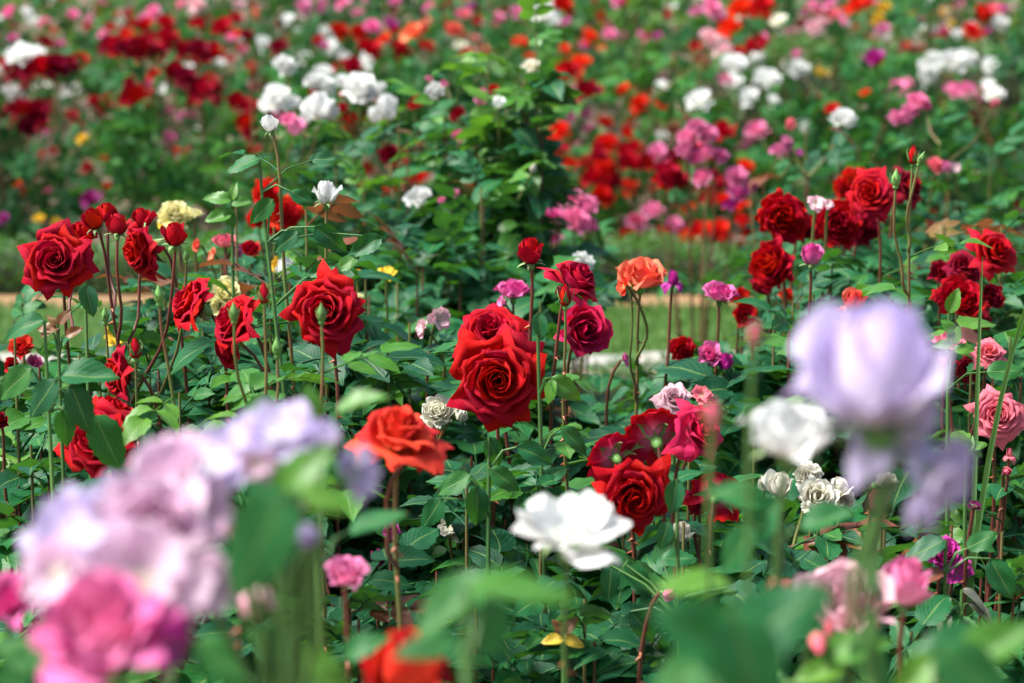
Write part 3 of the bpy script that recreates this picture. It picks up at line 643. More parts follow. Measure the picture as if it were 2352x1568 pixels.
# --- nearer, out of focus
plant('blurred coral red rose with wide open petals left of the central group',
      (912, 1000, 214, 2.35, 'blown', 'q', (.05, 1, .42), {}), (960, 1045, 80, 2.34, 'flat', 'o', (.6, .1, .3), {}), root=(880, 0), leafstart=.35, leaves=4)
plant('large blurred pure white rose with wide loose petals below the centre',
      (1312, 1212, 310, 1.85, 'flat', 'w', (.08, .9, .22), {}), root=(1350, 0), leafstart=.4, leaves=2)
plant('huge blurred lilac rose at the right with pale upright heart and drooping petals',
      (2030, 828, 335, 1.22, 'half', 'l', (.02, 1, .12), {}), (2000, 880, 330, 1.23, 'cup', 'l', (-.1, 1, .25), {}), (2090, 960, 260, 1.24, 'droop', 'l', (.25, .8, .2), {}), (2160, 1115, 270, 1.23, 'flat', 'l', (.75, -.3, .55), {}), (1890, 790, 190, 1.25, 'flat', 'l', (-.9, .6, .3), {}), root=(2000, 0), leaves=0)
plant('blurred white rose left of the huge lilac bloom',
      (1812, 985, 225, 1.6, 'cup', 'w', (.05, 1, .28), dict(sep='d')), root=(1790, 0), leafstart=.3, leaves=1)
plant('blurred dusky pink bud above the white rose at the right',
      (1733, 765, 42, 1.4, 'bud', 's', 'U', dict(sep='u')), root=(1735, 0), leafstart=.4, leaves=0)
plant('blurred pink and green bud in front of the red roses right of centre',
      (1636, 950, 52, 1.45, 'bud', 's', 'U', dict(sep='u')), root=(1645, 0), leafstart=.5, leaves=0)
plant('arching spray of blurred lilac roses at the left',
      (640, 985, 200, 1.4, 'flat', 'l', (0, .9, .6), {}), (490, 1050, 190, 1.38, 'flat', 'l', (-.3, .6, .8), {}), (735, 1005, 100, 1.4, 'half', 'l', 'U', {}), (570, 985, 90, 1.42, 'half', 'l', 'U', {}),
      (825, 1085, 150, 1.42, 'flat', 'l', (.9, .25, .5), {}), (385, 1065, 190, 1.35, 'cup', 'v', (-.3, .9, .5), {}), (690, 1130, 80, 1.4, 'cup', 'b', 'F', {}), (700, 1230, 70, 1.4, 'half', 'l', 'D', {}), (590, 1060, 120, 1.41, 'flat', 'v', (.3, .4, .9), {}), root=(560, 0), leaves=0)
plant('mass of blurred lilac white roses in the lower left',
      (165, 1225, 260, 1.3, 'flat', 'l', (-.2, .7, .8), {}), (350, 1200, 260, 1.28, 'cup', 'v', (.1, .35, 1), {}), (120, 1320, 210, 1.27, 'flat', 'v', (-.6, .3, .8), {}), (255, 1150, 150, 1.33, 'flat', 'l', (0, .8, .7), {}),
      (480, 1340, 180, 1.32, 'flat', 'v', (.6, .3, .8), {}), (320, 1330, 330, 1.25, 'flat', 'v', (0, .6, .8), {}), (450, 1170, 190, 1.35, 'flat', 'v', (.2, .6, .8), {}), root=(300, 0), leaves=0)
plant('wide blurred magenta pink rose at the bottom left, below the lilac white ones',
      (235, 1450, 370, 1.22, 'flat', 'h', (0, .85, .45), {}), (225, 1425, 300, 1.23, 'cup', 'p', (0, .9, .5), {}), (390, 1480, 150, 1.22, 'flat', 'm', (.7, -.1, .5), {}), root=(240, 0), leaves=0)
plant('blurred pink rose cut off by the left edge near the bottom',
      (8, 1370, 160, 1.75, 'cup', 'h', (0, .9, .5), {}), root=(5, 0), leaves=2, leafstart=.3)
plant('small hot pink blurred rose between the lilac roses and the big curved leaf',
      (548, 1215, 92, 1.7, 'flat', 'h', (.1, .8, .6), {}), root=(560, 0), leaves=0)
plant('pale pink blurred petals low between two green leaves at the left',
      (590, 1385, 92, 1.5, 'half', 'b', (-.2, -.6, .6), {}), root=(610, 0), leaves=0)
plant('blurred pink rose on a thin red stem below the coral red one',
      (795, 1312, 100, 2.1, 'cup', 'p', (.1, .9, .4), {}), root=(860, 0), leaves=3, leafstart=.25)
plant('blurred scarlet rose cut off by the bottom edge left of centre',
      (930, 1540, 225, 1.7, 'half', 'q', (.05, 1, .25), {}), (1010, 1535, 80, 1.7, 'flat', 'r', (.7, .6, .3), {}), root=(930, 0), leaves=0)
plant('blurred white and pink rose at the lower right',
      (1940, 1372, 240, 1.95, 'cup', 'b', (-.1, .9, .5), {}), (1990, 1410, 110, 1.93, 'flat', 'p', (.5, .3, .5), {}), root=(1950, 0), leaves=3, leafstart=.25)
plant('blurred bright pink rose right of the white and pink one, lower right',
      (2084, 1332, 128, 2.05, 'half', 'p', (.05, 1, .3), {}), root=(2100, 0), leaves=3, leafstart=.25)
plant('blurred coral bud cluster left of the white and pink rose, lower right',
      (1800, 1345, 40, 2.0, 'half', 's', 'U', {}), (1880, 1480, 46, 1.6, 'bud', 's', 'D', {}), (1905, 1440, 30, 1.7, 'bud', 's', 'U', {}), root=(1850, 0), leaves=2, leafstart=.3)

SPINY = {}
def stem_part(root, pts, r0, r1, parent, mat, thorns=True, ns=6):
    loc = [Vector(p) - root for p in pts]
    parts = [tube(loc, np.linspace(r0, r1, len(loc)), ns)]
    o = link('stem', mk('stem', *join(parts), mat=mat), parent)
    if thorns:
        th = []
        for k in range(2, len(loc) - 1):
            for q in range(2):
                f = random.random(); c = loc[k].lerp(loc[k + 1 if k + 1 < len(loc) else k], f); a = random.uniform(0, 6.28)
                d = Vector((math.cos(a), math.sin(a), -.35)) ; e = c + d * .009
                th.append(tube([c + d * r0 * .5, c + d * .004, e], [.0028, .0016, .0002], 4))
        link('thorns', mk('thorns', *join(th), mat=M_THORN), parent, kind='stuff')
    return o
def add_bloom(T, root, row, deflab=None):
    px, py, wd, D, style, c, ax, op = row
    ax = AX[ax] if isinstance(ax, str) else ax
    axis = Vector((ax[0], -ax[2], ax[1])).normalized()
    C = P(px, py, D)
    if c == 'bud':
        R = wd / 2 * D / FPX / .46; base = C - axis * R * .6
        o = link('bud', BUD_ME, T, frame(base - root, axis, random.uniform(0, 6), R))
        for k in range(5):
            link('sepal', SEP_UP, o, Matrix.Rotation(k * 1.2566, 4, 'Z') @ Matrix.Scale(.82, 4))
        return base - axis * R * .3, axis, R
    hgt = dict(tea=.42, ball=.4, half=.75, cup=.5, flat=.2, bud=.9, blown=.3, droop=.6)[style]
    eff = dict(bud=.60, half=.82, droop=1.0).get(style, 1.0)
    R = wd / 2 * D / FPX / eff
    base = C - axis * R * hgt
    m = PM[c]
    core, petals = bloom_set(style, random.randrange(4))
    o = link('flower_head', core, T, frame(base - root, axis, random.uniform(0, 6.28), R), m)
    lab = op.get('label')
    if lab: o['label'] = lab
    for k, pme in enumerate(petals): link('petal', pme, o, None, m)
    sp = op.get('sep')
    for k in range(5):
        sm = SEP_UP if sp == 'u' else SEP[random.randrange(3)]
        link('sepal', sm, o, Matrix.Rotation(k * 1.2566 + random.uniform(-.15, .15), 4, 'Z') @ Matrix.Scale(1.0 if sp else .7, 4))
    link('hip', HIP, o)
    return base - axis * R * .38, axis, R
def hide_ok(p, D): return True
def leaf_obj(T, root, pos, d, L, mat, pad=6):
    tip = Vector(pos) + Vector(d).normalized() * L * .6
    if blocked(tip, pad) or blocked(pos, 0, .45) or in_window(tip): return None
    if random.random() < .05 and mat is LM['n']: mat = LM['y']
    return link('leaf', LEAF[random.randrange(len(LEAF))], T, leaf_mtx(Vector(pos) - root, d, L), mat)
def leaves_along(T, root, pts, n, start, L, mat, span=None):
    pts = [Vector(p) for p in pts]; seg = [0]
    for a, b in zip(pts, pts[1:]): seg.append(seg[-1] + (b - a).length)
    tot = seg[-1]; az = random.uniform(0, 6.28); s = start; st = (span or .06)
    for k in range(n):
        if s > tot - .08: break
        i = max(j for j in range(len(seg)) if seg[j] <= s); i = min(i, len(pts) - 2)
        f = (s - seg[i]) / max(1e-6, seg[i + 1] - seg[i]); p = pts[i].lerp(pts[i + 1], f)
        for tr in range(3):
            d = (math.cos(az), math.sin(az), random.uniform(-.1, .75))
            if leaf_obj(T, root, p, d, L * random.uniform(.8, 1.15) * min(1, .6 + k * .12), mat): break
            az += 1.1
        az += 2.4; s += st * random.uniform(.75, 1.25)

for label, rows, kw in PLANTS:
    for r in rows:
        if r[5] != 'bud': COVER.append((r[0], r[1], r[2], r[3]))
        else: COVER.append((r[0], r[1] , r[2] * 1.6, r[3]))
for label, rows, kw in PLANTS:
    D0 = sum(r[3] for r in rows) / len(rows)
    rx = kw.get('root', (sum(r[0] for r in rows) / len(rows), 0))[0]
    top = P(rx, sum(r[1] for r in rows) / len(rows), D0 + .06)
    root = Vector((top.x + random.uniform(-.03, .03), top.y + random.uniform(0, .08), 0))
    c0 = CNAME.get(rows[0][5], 'green budded')
    T = thing('rose', label, 'rose', root, f'{c0} roses in the near bed')
    mat = LM[kw.get('lmat', 'n')]
    for q, r in enumerate(rows):
        b, ax, R = add_bloom(T, root, r)
        L0 = min(.16, b.z * .3)
        k1 = b - ax * .06 - Vector((0, 0, .04)) * (1 if ax.z > .3 else 1.6)
        tgt = Vector((root.x, root.y, 0)) + Vector((random.uniform(-.02, .02), random.uniform(-.02, .02), 0))
        k2 = Vector((lerp(b.x, root.x, .8), lerp(b.y, root.y, .8), b.z * .55))
        if q and D0 < 2.6 or (q and abs(r[0] - rows[0][0]) < 220 and D0 < 4):
            j = min(range(2, 14), key=lambda k: abs(Vector(main[k]).z - (b.z - .13 - 1.1 * abs(b.x - main[0][0]))))
            jt = Vector(main[j]); pts = bez(b, k1, jt.lerp(b, .3) - Vector((0, 0, .03)), jt, 9)
        else: pts = bez(b, k1, k2, tgt, 14)
        if q == 0: main = pts
        thin = r[5] == 'bud' or r[4] == 'bud'
        ph_ = random.uniform(0, 6); env = np.sin(np.pi * np.linspace(0, 1, len(pts)))[:, None]
        pts = pts + env * .004 * np.stack([np.sin(np.arange(len(pts)) * 1.1 + ph_), np.cos(np.arange(len(pts)) * .9 + ph_), 0 * env[:, 0]], 1)
        green = thin or D0 < 2 or r[5] in 'kqwcybg' or kw.get('lmat') == 'y'
        stem_part(root, pts, .0017 if thin else .0019 if D0 < 2 else .0022, (.0026 if D0 < 2 else .0038) if len(pts) == 14 else .0028, T, M_GREEN if D0 < 2 else M_STEM if green else M_CANE, thorns=(q == 0 and 1.5 < D0 < 3.8))
        nl = kw.get('leaves', 13)
        if q and nl: nl = max(2, nl // 2)
        if nl: leaves_along(T, root, pts, nl, kw.get('leafstart', .09) * random.uniform(.9, 1.2), .165, mat)

# ---- what blooms where in the middle distance and in the back bed
FARB = """
18 25 30 h;73 44 26 w;26 60 20 d;122 68 22 k;103 92 30 d;165 33 28 h;248 8 20 h;295 22 22 h;297 30 24 r;351 25 30 p;415 5 26 p;450 5 35 b;445 22 28 b;548 8 26 b;583 30 24 k
252 62 26 r;285 68 22 r;332 55 35 r;383 50 40 r;355 80 24 r;455 50 35 r;508 60 45 r;543 42 28 r;541 80 30 o;568 80 30 d;555 112 26 o;385 85 45 r
243 100 38 d;270 105 45 r;300 110 50 d;330 102 50 d;355 112 45 d;315 125 40 d;290 80 30 o;425 112 45 r;460 110 50 d;490 118 45 r;460 135 35 r;505 144 26 w;433 155 22 w;530 133 22 r;572 155 34 r
45 122 50 w;75 120 40 w;25 145 35 w;5 160 30 w;30 165 45 d;65 152 50 d;95 147 55 r;130 150 55 d;160 146 45 d;187 134 38 r;60 187 40 d;5 182 35 d;28 207 40 w;42 227 35 w;160 205 38 w;115 187 22 w;85 195 20 w
307 215 72 d;338 188 30 h;225 233 36 r;242 230 34 r;233 255 24 r;272 258 22 k;405 165 45 r;430 175 50 d;460 200 55 r;400 195 35 d;480 185 40 r;445 225 40 r;492 203 35 d;377 203 30 w
50 245 55 d;85 255 50 d;60 287 45 d;115 235 30 d;5 255 35 d;35 280 30 r;90 278 40 d;165 265 30 r;183 285 25 d;105 300 16 h;390 250 18 p;415 265 20 h;440 260 20 p;465 250 15 p;390 315 22 h;458 298 20 w
510 232 38 d;545 230 45 r;575 242 40 r;560 275 45 r;577 302 40 d;545 258 20 w;562 332 30 o;583 345 25 r;63 320 10 r;95 350 14 r;122 345 18 r;170 320 14 k;198 325 15 p;425 343 18 o;405 343 14 o;422 385 18 r;200 383 30 r;240 363 16 r;205 455 42 m;40 422 18 o;55 440 18 r;108 437 18 h;5 405 16 r;245 425 16 r;90 500 24 g;130 510 20 g;8 500 24 m
695 10 30 p;700 25 30 b;742 10 26 h;785 5 30 p;743 72 30 w;608 100 36 w;640 105 40 d;735 105 25 d;760 105 34 w;780 68 40 r;825 72 36 r;790 130 34 w;845 130 35 w;858 150 34 w;867 103 28 w;850 108 45 r;855 58 36 h;900 55 30 m;890 75 22 g
945 70 46 k;1043 66 46 k;1066 30 30 s;975 48 20 k;1013 42 24 r;920 105 40 r;925 124 40 r;982 104 32 r;963 135 28 h;985 108 20 h;1060 105 28 c;785 148 38 r;812 152 40 r;745 165 40 w;697 132 30 w
1190 25 28 p;1240 28 50 w;1278 45 30 w;1262 12 30 w;1295 10 45 r;1420 2 30 p;1378 32 24 o;1346 69 22 k;1395 55 24 p;1400 76 32 p;1427 80 20 p;1383 112 22 k;1327 97 24 g;1610 5 24 r;1635 15 40 p;1645 32 30 p;1700 15 45 o;1727 22 40 o;1750 8 45 o;1760 32 30 r;1675 60 45 o;1655 50 30 d
1632 85 44 b;1650 82 34 b;1662 112 36 b;1594 105 28 o;1613 140 32 r;1625 118 24 d;1730 105 40 r;1745 95 35 r;1752 84 28 p;1685 145 50 w;1707 142 34 w;1737 128 34 w;1745 170 35 w;1683 185 38 w;1605 225 50 w;1632 208 26 w;1718 220 40 w;1700 242 26 c;1704 270 24 c;1561 240 20 c;1550 138 20 k;1767 178 48 w;1783 225 24 w
1285 170 40 o;1310 155 40 r;1335 140 38 o;1325 172 34 o;1345 205 60 d;1310 207 30 p;1363 152 18 d;1450 210 28 r;1477 206 28 r;1470 235 42 o;1515 210 24 r;1405 232 20 o;1525 175 20 b;1345 260 28 h;1308 268 20 m;1355 295 25 m;1390 278 34 o;1130 125 24 r;1110 112 22 k
1255 318 45 o;1285 295 45 o;1300 318 35 o;1395 325 48 o;1422 337 35 r;1450 305 40 o;1492 305 32 r;1520 315 32 w;1543 292 32 d;1445 275 24 r;1735 295 42 p;1700 335 30 p;1718 320 24 p;1800 345 26 p
1355 375 44 r;1390 380 50 o;1450 370 54 r;1437 342 44 r;1320 335 24 p;1360 405 50 r;1400 410 54 r;1445 430 40 o;1495 428 20 o;1640 420 46 r;1630 452 46 r;1722 430 38 m
1705 505 40 o;1653 525 46 o;1612 525 40 o;1575 540 42 o;1596 552 38 o;1525 532 40 r;1480 545 42 d;1490 570 34 d;1580 475 30 o;1550 470 22 r;1645 540 26 r;1700 560 26 d;1640 590 20 d;1535 572 26 h;1430 548 30 d
1785 45 34 c;1800 105 28 c;1818 106 24 k;1870 10 30 p;1880 27 28 s;1912 30 28 s;1905 5 30 p;1850 28 22 m;1840 52 24 d;1865 60 34 b;1885 55 30 p;1905 58 26 p;1965 8 40 o;1990 5 30 o;1940 20 26 o;2030 15 30 g;2013 48 26 g;2168 27 18 g;2170 68 24 y;2105 65 28 w;2140 70 24 w;2035 82 20 w
2230 65 36 o;2242 77 30 o;2260 30 45 r;2277 20 38 s;2300 28 24 r;2252 72 24 s;2298 53 32 w;1995 90 22 r;2000 107 24 o;2150 92 28 r;2080 105 24 o;2075 113 24 h;2005 130 44 m;1988 126 30 h;1865 120 28 s;1882 132 22 k;1800 150 28 w;1832 154 38 w;1888 165 30 g;1912 170 26 y;1933 173 28 d;1930 202 18 g;1870 222 34 d
2145 130 34 w;2190 135 60 w;2225 130 40 w;2195 152 34 w;2127 160 45 w;2143 158 34 w;2130 187 34 w;2271 147 36 w;2250 120 22 w;2245 165 18 w;2060 200 40 p;2080 190 35 p;2100 185 30 h;2190 205 42 p;2217 202 44 p;2245 212 34 p;2235 225 20 m;2265 195 32 w;2280 212 38 w;2245 187 20 r;2310 245 20 r;2320 200 26 r;2345 185 24 r;2318 215 26 h
2240 272 34 d;2262 250 24 h;1930 380 34 r;2025 370 24 r;1900 400 28 r;2140 480 20 r;2132 503 26 r;2147 472 20 o;2215 468 18 r;2330 470 16 r;985 320 14 r;795 356 20 r;845 385 32 o;905 368 40 o;955 385 32 o;933 412 36 o;965 402 40 o;828 415 22 o;900 425 32 o;850 448 14 o;1095 325 22 h;1160 322 18 r;875 452 20 r;800 475 14 o;805 517 14 o;828 507 22 o
1605 205 20 w;1655 175 22 w;1768 90 20 o;1820 75 20 p;1960 60 18 r;2050 120 18 o;2120 108 18 r;1500 120 14 k;1480 90 14 p;1560 60 16 r;1530 30 16 o;1450 40 14 s;1120 60 16 p;1160 20 18 r;830 30 16 p;640 50 16 r;660 85 16 r;200 60 18 r;150 95 16 h;215 20 14 w;60 95 18 r;20 110 18 d;360 140 22 r;380 130 20 d;520 170 20 r;590 190 26 r
"""
# blooms of the middle distance (near bed, last row), a little crisper
MIDB = """
890 245 72 6.3 w half;862 262 44 6.3 w half;735 242 80 6.3 w half;760 256 46 6.3 w half;703 264 40 6.35 w half;830 195 78 6.6 w ball;838 212 50 6.6 w ball;790 185 44 6.7 w ball;742 188 56 6.8 w ball;715 180 44 6.8 w ball;640 222 70 6.6 w ball;612 235 44 6.7 w ball;675 232 40 6.7 w ball;655 145 52 7.0 w ball
960 448 60 5.2 w ball;995 207 44 5.6 w ball;1144 233 34 5.2 w half;1221 150 40 5.6 c ball;870 200 34 6.9 w ball;640 262 34 6.6 p ball;676 290 50 6.0 p half;664 272 34 6.2 p ball;785 245 36 6.9 r ball;800 268 44 6.9 r ball;845 268 34 6.9 d ball;870 228 24 7.0 r ball;950 238 34 6.9 r ball;722 208 26 7.0 r ball;790 210 26 7.0 r ball
1055 310 36 5.8 h cup;1105 222 50 5.6 p half;1048 258 40 5.6 d ball;1135 205 30 5.9 r ball;985 180 18 6.6 p ball;1020 190 22 6.5 p ball;1033 370 18 5.6 r ball;1045 443 20 5.2 p ball;1013 458 16 5.2 p ball;890 352 50 6.6 d ball;918 352 36 6.6 d ball
1600 288 44 6.9 p ball;1578 312 46 6.9 p ball;1622 305 50 6.9 p ball;1575 342 46 6.9 p ball;1617 347 50 6.9 p ball;1598 357 40 6.9 h ball;1655 355 36 6.9 h ball;1535 395 66 6.9 r ball;1525 412 50 6.95 r ball;1558 412 46 6.9 d ball;1610 402 48 6.9 p ball;1690 405 52 6.9 p ball;1695 440 50 6.9 h ball;1676 466 38 6.9 m ball
1310 448 44 6.2 p ball;1345 472 54 6.2 p ball;1322 500 64 6.15 p ball;1350 512 50 6.2 p ball;1272 490 46 6.2 h cup;1268 540 44 6.25 h cup;1939 268 62 6.6 w ball;1815 285 36 6.6 s half;1785 340 36 6.5 p ball;1808 326 32 6.5 p ball;1835 347 20 6.5 m flat;2110 230 48 6.8 p ball;2090 252 40 6.8 p ball;2060 268 40 6.8 p ball;2080 272 34 6.8 p ball;2126 240 30 6.8 h ball
2284 236 24 6.0 s half;2150 378 40 5.9 s ball;2172 382 34 5.9 p ball;2195 382 28 5.9 b flat;1640 395 24 7.0 d ball;1098 452 14 5.3 k bud;1225 385 30 5.0 c bud
"""
fb = []
for line in FARB.strip().split('\n'):
    for e in line.split(';'):
        x, y, wd, c = e.split(); x, y, wd = float(x), float(y), float(wd)
        an = PITCH - math.atan((784 - y) / FPX); ta = math.tan(max(an, .01))
        lo, hi = (CAM_H - 1.22) / ta, (CAM_H - .28) / ta
        D = min(max(.088 * FPX / wd, lo, 10.8), hi, 22)
        fb.append([x, y, wd, max(D, 10.6), c])
for f in fb: COVER.append((f[0], f[1], f[2], f[3]))
# middle distance: blooms on their own bushes, behind the near bushes
mb = []
for line in MIDB.strip().split('\n'):
    for e in line.split(';'):
        x, y, wd, D, c, st = e.split(); mb.append([float(x), float(y), float(wd), float(D), c, st]); COVER.append((float(x), float(y), float(wd), float(D)))

# ================================================================== leafy bushes of the near bed
def ordinal(k): return ['first', 'second', 'third', 'fourth', 'fifth', 'sixth', 'seventh', 'eighth', 'ninth', 'tenth', 'eleventh', 'twelfth', 'thirteenth', 'fourteenth'][k]
def bush(label, px, D, top, half, n, L=.15, ncane=6, young=0., low=.12, base=None):
    t0 = P(px, top, D); root = Vector((t0.x, t0.y, 0)); H = t0.z; W = half * D / FPX
    T = thing('rose_bush', label, 'rose bush', root, 'leafy rose bushes of the near bed')
    canes = []
    for c in range(ncane):
        a = c / ncane * 6.283 + random.uniform(-.4, .4); rr = W * (random.uniform(.35, 1.0) if c else .1); h = H * (random.uniform(.72, .97) if c else 1)
        e = Vector((math.cos(a) * rr, math.sin(a) * min(rr, .3), h)) + root
        pts = bez(root + Vector((math.cos(a) * .03, math.sin(a) * .03, 0)), root + Vector((math.cos(a) * rr * .3, math.sin(a) * .06, h * .4)), e - Vector((0, 0, h * .3)), e, 9)
        link('cane', mk('cane', *tube([Vector(p) - root for p in pts], np.linspace(.006, .0018, 9), 5), mat=M_CANE if c % 3 else M_STEM), T)
        canes.append(pts)
    made = tries = 0
    while made < n and tries < n * 4:
        tries += 1
        pts = canes[random.randrange(ncane)]
        s = low + (1 - low) * random.random()**.75; f = s * 8; i = min(7, int(f)); p = Vector(pts[i]).lerp(Vector(pts[i + 1]), f - i)
        a = random.uniform(0, 6.283); d = (math.cos(a), math.sin(a), random.uniform(-.25, .8) if s < .93 else random.uniform(.3, 1.5))
        m = LM['n']
        if s > .85 and random.random() < young: m = LM['y']
        elif s > .95 and random.random() < .10: m = LM['e']
        elif s < .3 and random.random() < .03: m = LM['a']
        if leaf_obj(T, root, p, d, L * random.uniform(.75, 1.2) * (1 if s < .9 else .75), m): made += 1
    return T, root, canes
for a in [
 ('leafy rose bush at the far left edge, behind the broad leaves', 20, 3.35, 770, 130, 60),
 ('dense rose foliage under the large left facing bloom', 170, 3.45, 815, 120, 66),
 ('rose foliage between the lower left red bloom and the long stems', 330, 3.5, 770, 110, 66),
 ('rose foliage behind the nodding red rose', 455, 3.75, 700, 100, 64),
 ('tall leafy bush under the pale green shoot, right of the pale yellow rose', 535, 3.95, 470, 75, 50),
 ('rose foliage right of the side on red rose', 610, 3.6, 650, 95, 62),
 ('tall leafy rose bush carrying the white goblet rose', 690, 3.85, 480, 130, 84),
 ('leafy bush behind the stem of the tall white budded rose', 620, 4.0, 520, 90, 60),
 ('broad leafed bush right of the white goblet rose', 830, 3.8, 640, 100, 60),
 ('dark leafy bush left of the big central red roses', 930, 3.7, 740, 100, 60),
 ('rose foliage below the open red rose left of centre', 760, 3.45, 800, 120, 70),
 ('rose foliage filling the gap above the blurred coral red rose', 880, 3.4, 800, 110, 64),
 ('low foliage behind the blurred lilac spray', 560, 3.3, 870, 130, 74),
 ('low foliage in the middle left, under the long red stems', 400, 3.2, 900, 120, 66),
 ('dark rose leaves at the left edge below the broad leaves', 60, 3.1, 1020, 120, 60),
 ('dark rose leaves around the lower left red bloom', 200, 3.15, 1085, 110, 50),
 ('rose foliage directly below the largest central bloom', 1120, 3.3, 945, 120, 76),
 ('broad dark leaves at the foot of the central stems', 1060, 3.05, 1100, 120, 60),
 ('rose foliage right of the central stems', 1235, 3.3, 930, 80, 50),
 ('dark leaves below the centre, behind the blurred white rose', 1230, 3.0, 1150, 120, 50),
 ('dark leaves right of the blurred white rose', 1420, 3.1, 1220, 120, 64),
 ('rose foliage under the red roses seen from behind', 1570, 3.15, 1060, 120, 76),
 ('heart shaped dark leaves right of the group of three red roses', 1560, 2.9, 1200, 100, 46),
 ('rose foliage left of the creamy white cluster', 1720, 3.3, 1000, 120, 76),
 ('rose foliage below the creamy white cluster', 1850, 3.1, 1180, 120, 64),
 ('rose foliage with light green shoots below the withered maroon head', 2020, 3.15, 1180, 120, 64),
 ('dark rose foliage under the crisp pink rose', 2230, 3.4, 1000, 120, 64),
 ('rose foliage at the lower right edge', 2290, 3.0, 1220, 110, 56),
 ('dark foliage between the magenta rose and the right edge', 2160, 2.95, 1330, 110, 50),
 ('dark leafy bush behind the huge lilac bloom', 2080, 3.8, 690, 120, 70),
 ('leafy bush at the right edge behind the dark red pair', 2290, 4.2, 520, 110, 70),
 ('leafy bush behind the thin budded stem', 2160, 4.4, 520, 110, 70),
 ('rose foliage under the dark red group right of centre', 1900, 4.1, 610, 110, 70),
 ('rose foliage under the small bright pink bud', 1860, 3.7, 720, 120, 76),
 ('rose foliage behind the blurred dusky pink bud', 1770, 4.0, 720, 80, 56),
 ('rose foliage right of the huge lilac bloom', 2220, 3.6, 860, 110, 60),
 ('low foliage left of the big blurred lower leaf', 1330, 2.8, 1370, 130, 60),
 ('low foliage near the bottom edge below the centre', 1080, 2.8, 1330, 130, 64),
 ('low foliage near the bottom edge at the left', 780, 2.8, 1290, 140, 60),
 ('low foliage in the bottom left, behind the pink rose', 480, 2.8, 1330, 140, 50),
 ('low foliage at the bottom left corner', 60, 2.8, 1250, 130, 50),
 ('low foliage near the bottom right', 2080, 2.75, 1450, 140, 50),
 ('rose leaves behind the magenta rose at the right', 1960, 2.9, 1290, 110, 46),
 ('tall dark leafy bush right of centre, behind the round half open rose', 1090, 5.0, 430, 150, 110, .15, 6, .3),
 ('tall loose rose bush in the upper middle with light green shoots', 1110, 5.5, 130, 110, 44, .16, 7, .5, .6),
 ('tall light green shoots right of the tall loose bush', 1225, 5.4, 60, 70, 38, .16, 6, .6, .6),
 ('tall leafy bush under the light green shoots in the upper middle', 1200, 5.4, 250, 150, 100, .16, 9, .1, .3),
 ('leafy rose bush below the blurred white roses', 900, 5.5, 280, 160, 120, .15, 6, .3),
 ('leafy rose bush behind the white goblet rose', 760, 5.3, 330, 110, 80),
 ('shaded bush between the central roses and the golden yellow one', 1010, 4.9, 500, 120, 90),
 ('leafy bush under the pink cluster right of the middle', 1210, 5.6, 430, 100, 80),
 ('low bush in front of the near box hedge, behind the central roses', 1120, 4.3, 760, 150, 110),
 ('low bush in front of the near box hedge at the left', 260, 5.0, 765, 200, 160),
 ('low bush in front of the near box hedge, left of centre', 640, 5.2, 720, 200, 170),
 ('low bush behind the small hot pink rose', 1520, 4.6, 835, 140, 90),
 ('low bush behind the blurred white rose at the right', 1750, 4.9, 830, 120, 70),
 ('low bush far behind the creamy cluster', 2050, 5.0, 830, 160, 80),
 ('thin leafed bush at right, far behind the dark red group', 1960, 6.2, 330, 130, 80),
 ('thin leafed bush at the right edge, far behind the big red rose', 2260, 6.4, 360, 140, 90),
 ('leafy bush filling the view left of the faded blush rose', 900, 4.6, 560, 130, 90),
 ('leafy bush at the far left edge, behind the large facing bloom', 40, 4.0, 690, 110, 100),
 ('leafy bush between the half open red spray and the grass strip', 370, 3.9, 660, 90, 90),
 ('leaves close behind the side on red rose', 500, 3.8, 610, 80, 80),
 ('leaves behind the open red rose left of centre', 680, 3.7, 600, 90, 90),
 ('leafy bush behind the crisp pink rose at the right edge', 2310, 3.7, 760, 100, 90),
 ('leafy bush under the dark red pair at the right', 2170, 4.1, 640, 110, 100),
 ('leafy bush behind the small bright pink bud', 1830, 4.6, 640, 100, 90),
 ('leafy bush just left of the dark red group', 1690, 5.0, 720, 60, 60),
 ('leafy bush in the gap right of the central roses', 1235, 4.2, 690, 60, 60),
 ('bush far behind the coral orange rose above the big lilac bloom', 2110, 5.6, 560, 150, 80),
]:
    bush(*a[:5], int(a[5] * 1.5), *((a[6] * 1.08,) + tuple(a[7:]) if len(a) > 6 else (.165,)))

# ---- blurred broad leaves close to the camera, and single shoots
HI = [mk('leaf', *leaflet((0, 0, 0), (0, 1, 0), 1.0, .29, c, f, nv=14, nu=7, ser=.05, droop=dr, seed=70 + k), mat=LM['n']) for k, (c, f, dr) in enumerate([(.1, .25, .3), (-.1, .4, .5), (.15, .1, .2), (.05, .5, .1)])]
def near_leaf(T, root, px, py, D, length_px, dirx, diry, toward, mat='n', face=.6):
    """one broad leaf with its stalk, centred where px,py points at depth D"""
    L = length_px * D / FPX
    d = Vector((dirx, -toward, diry)).normalized(); c = P(px, py, D); b = c - d * L / 2
    view = (Vector((0, 0, CAM_H)) - c).normalized()
    nrm = (view * face + Vector((0, 0, 1)) * (1 - face)); x = d.cross(nrm).normalized(); z = x.cross(d)
    m = Matrix.Translation(b - root) @ Matrix((x, d, z)).transposed().to_4x4() @ Matrix.Scale(L, 4)
    link('leaf', HI[random.randrange(4)], T, m, LM['q' if mat == 'n' and D < 2 else mat])
    return b
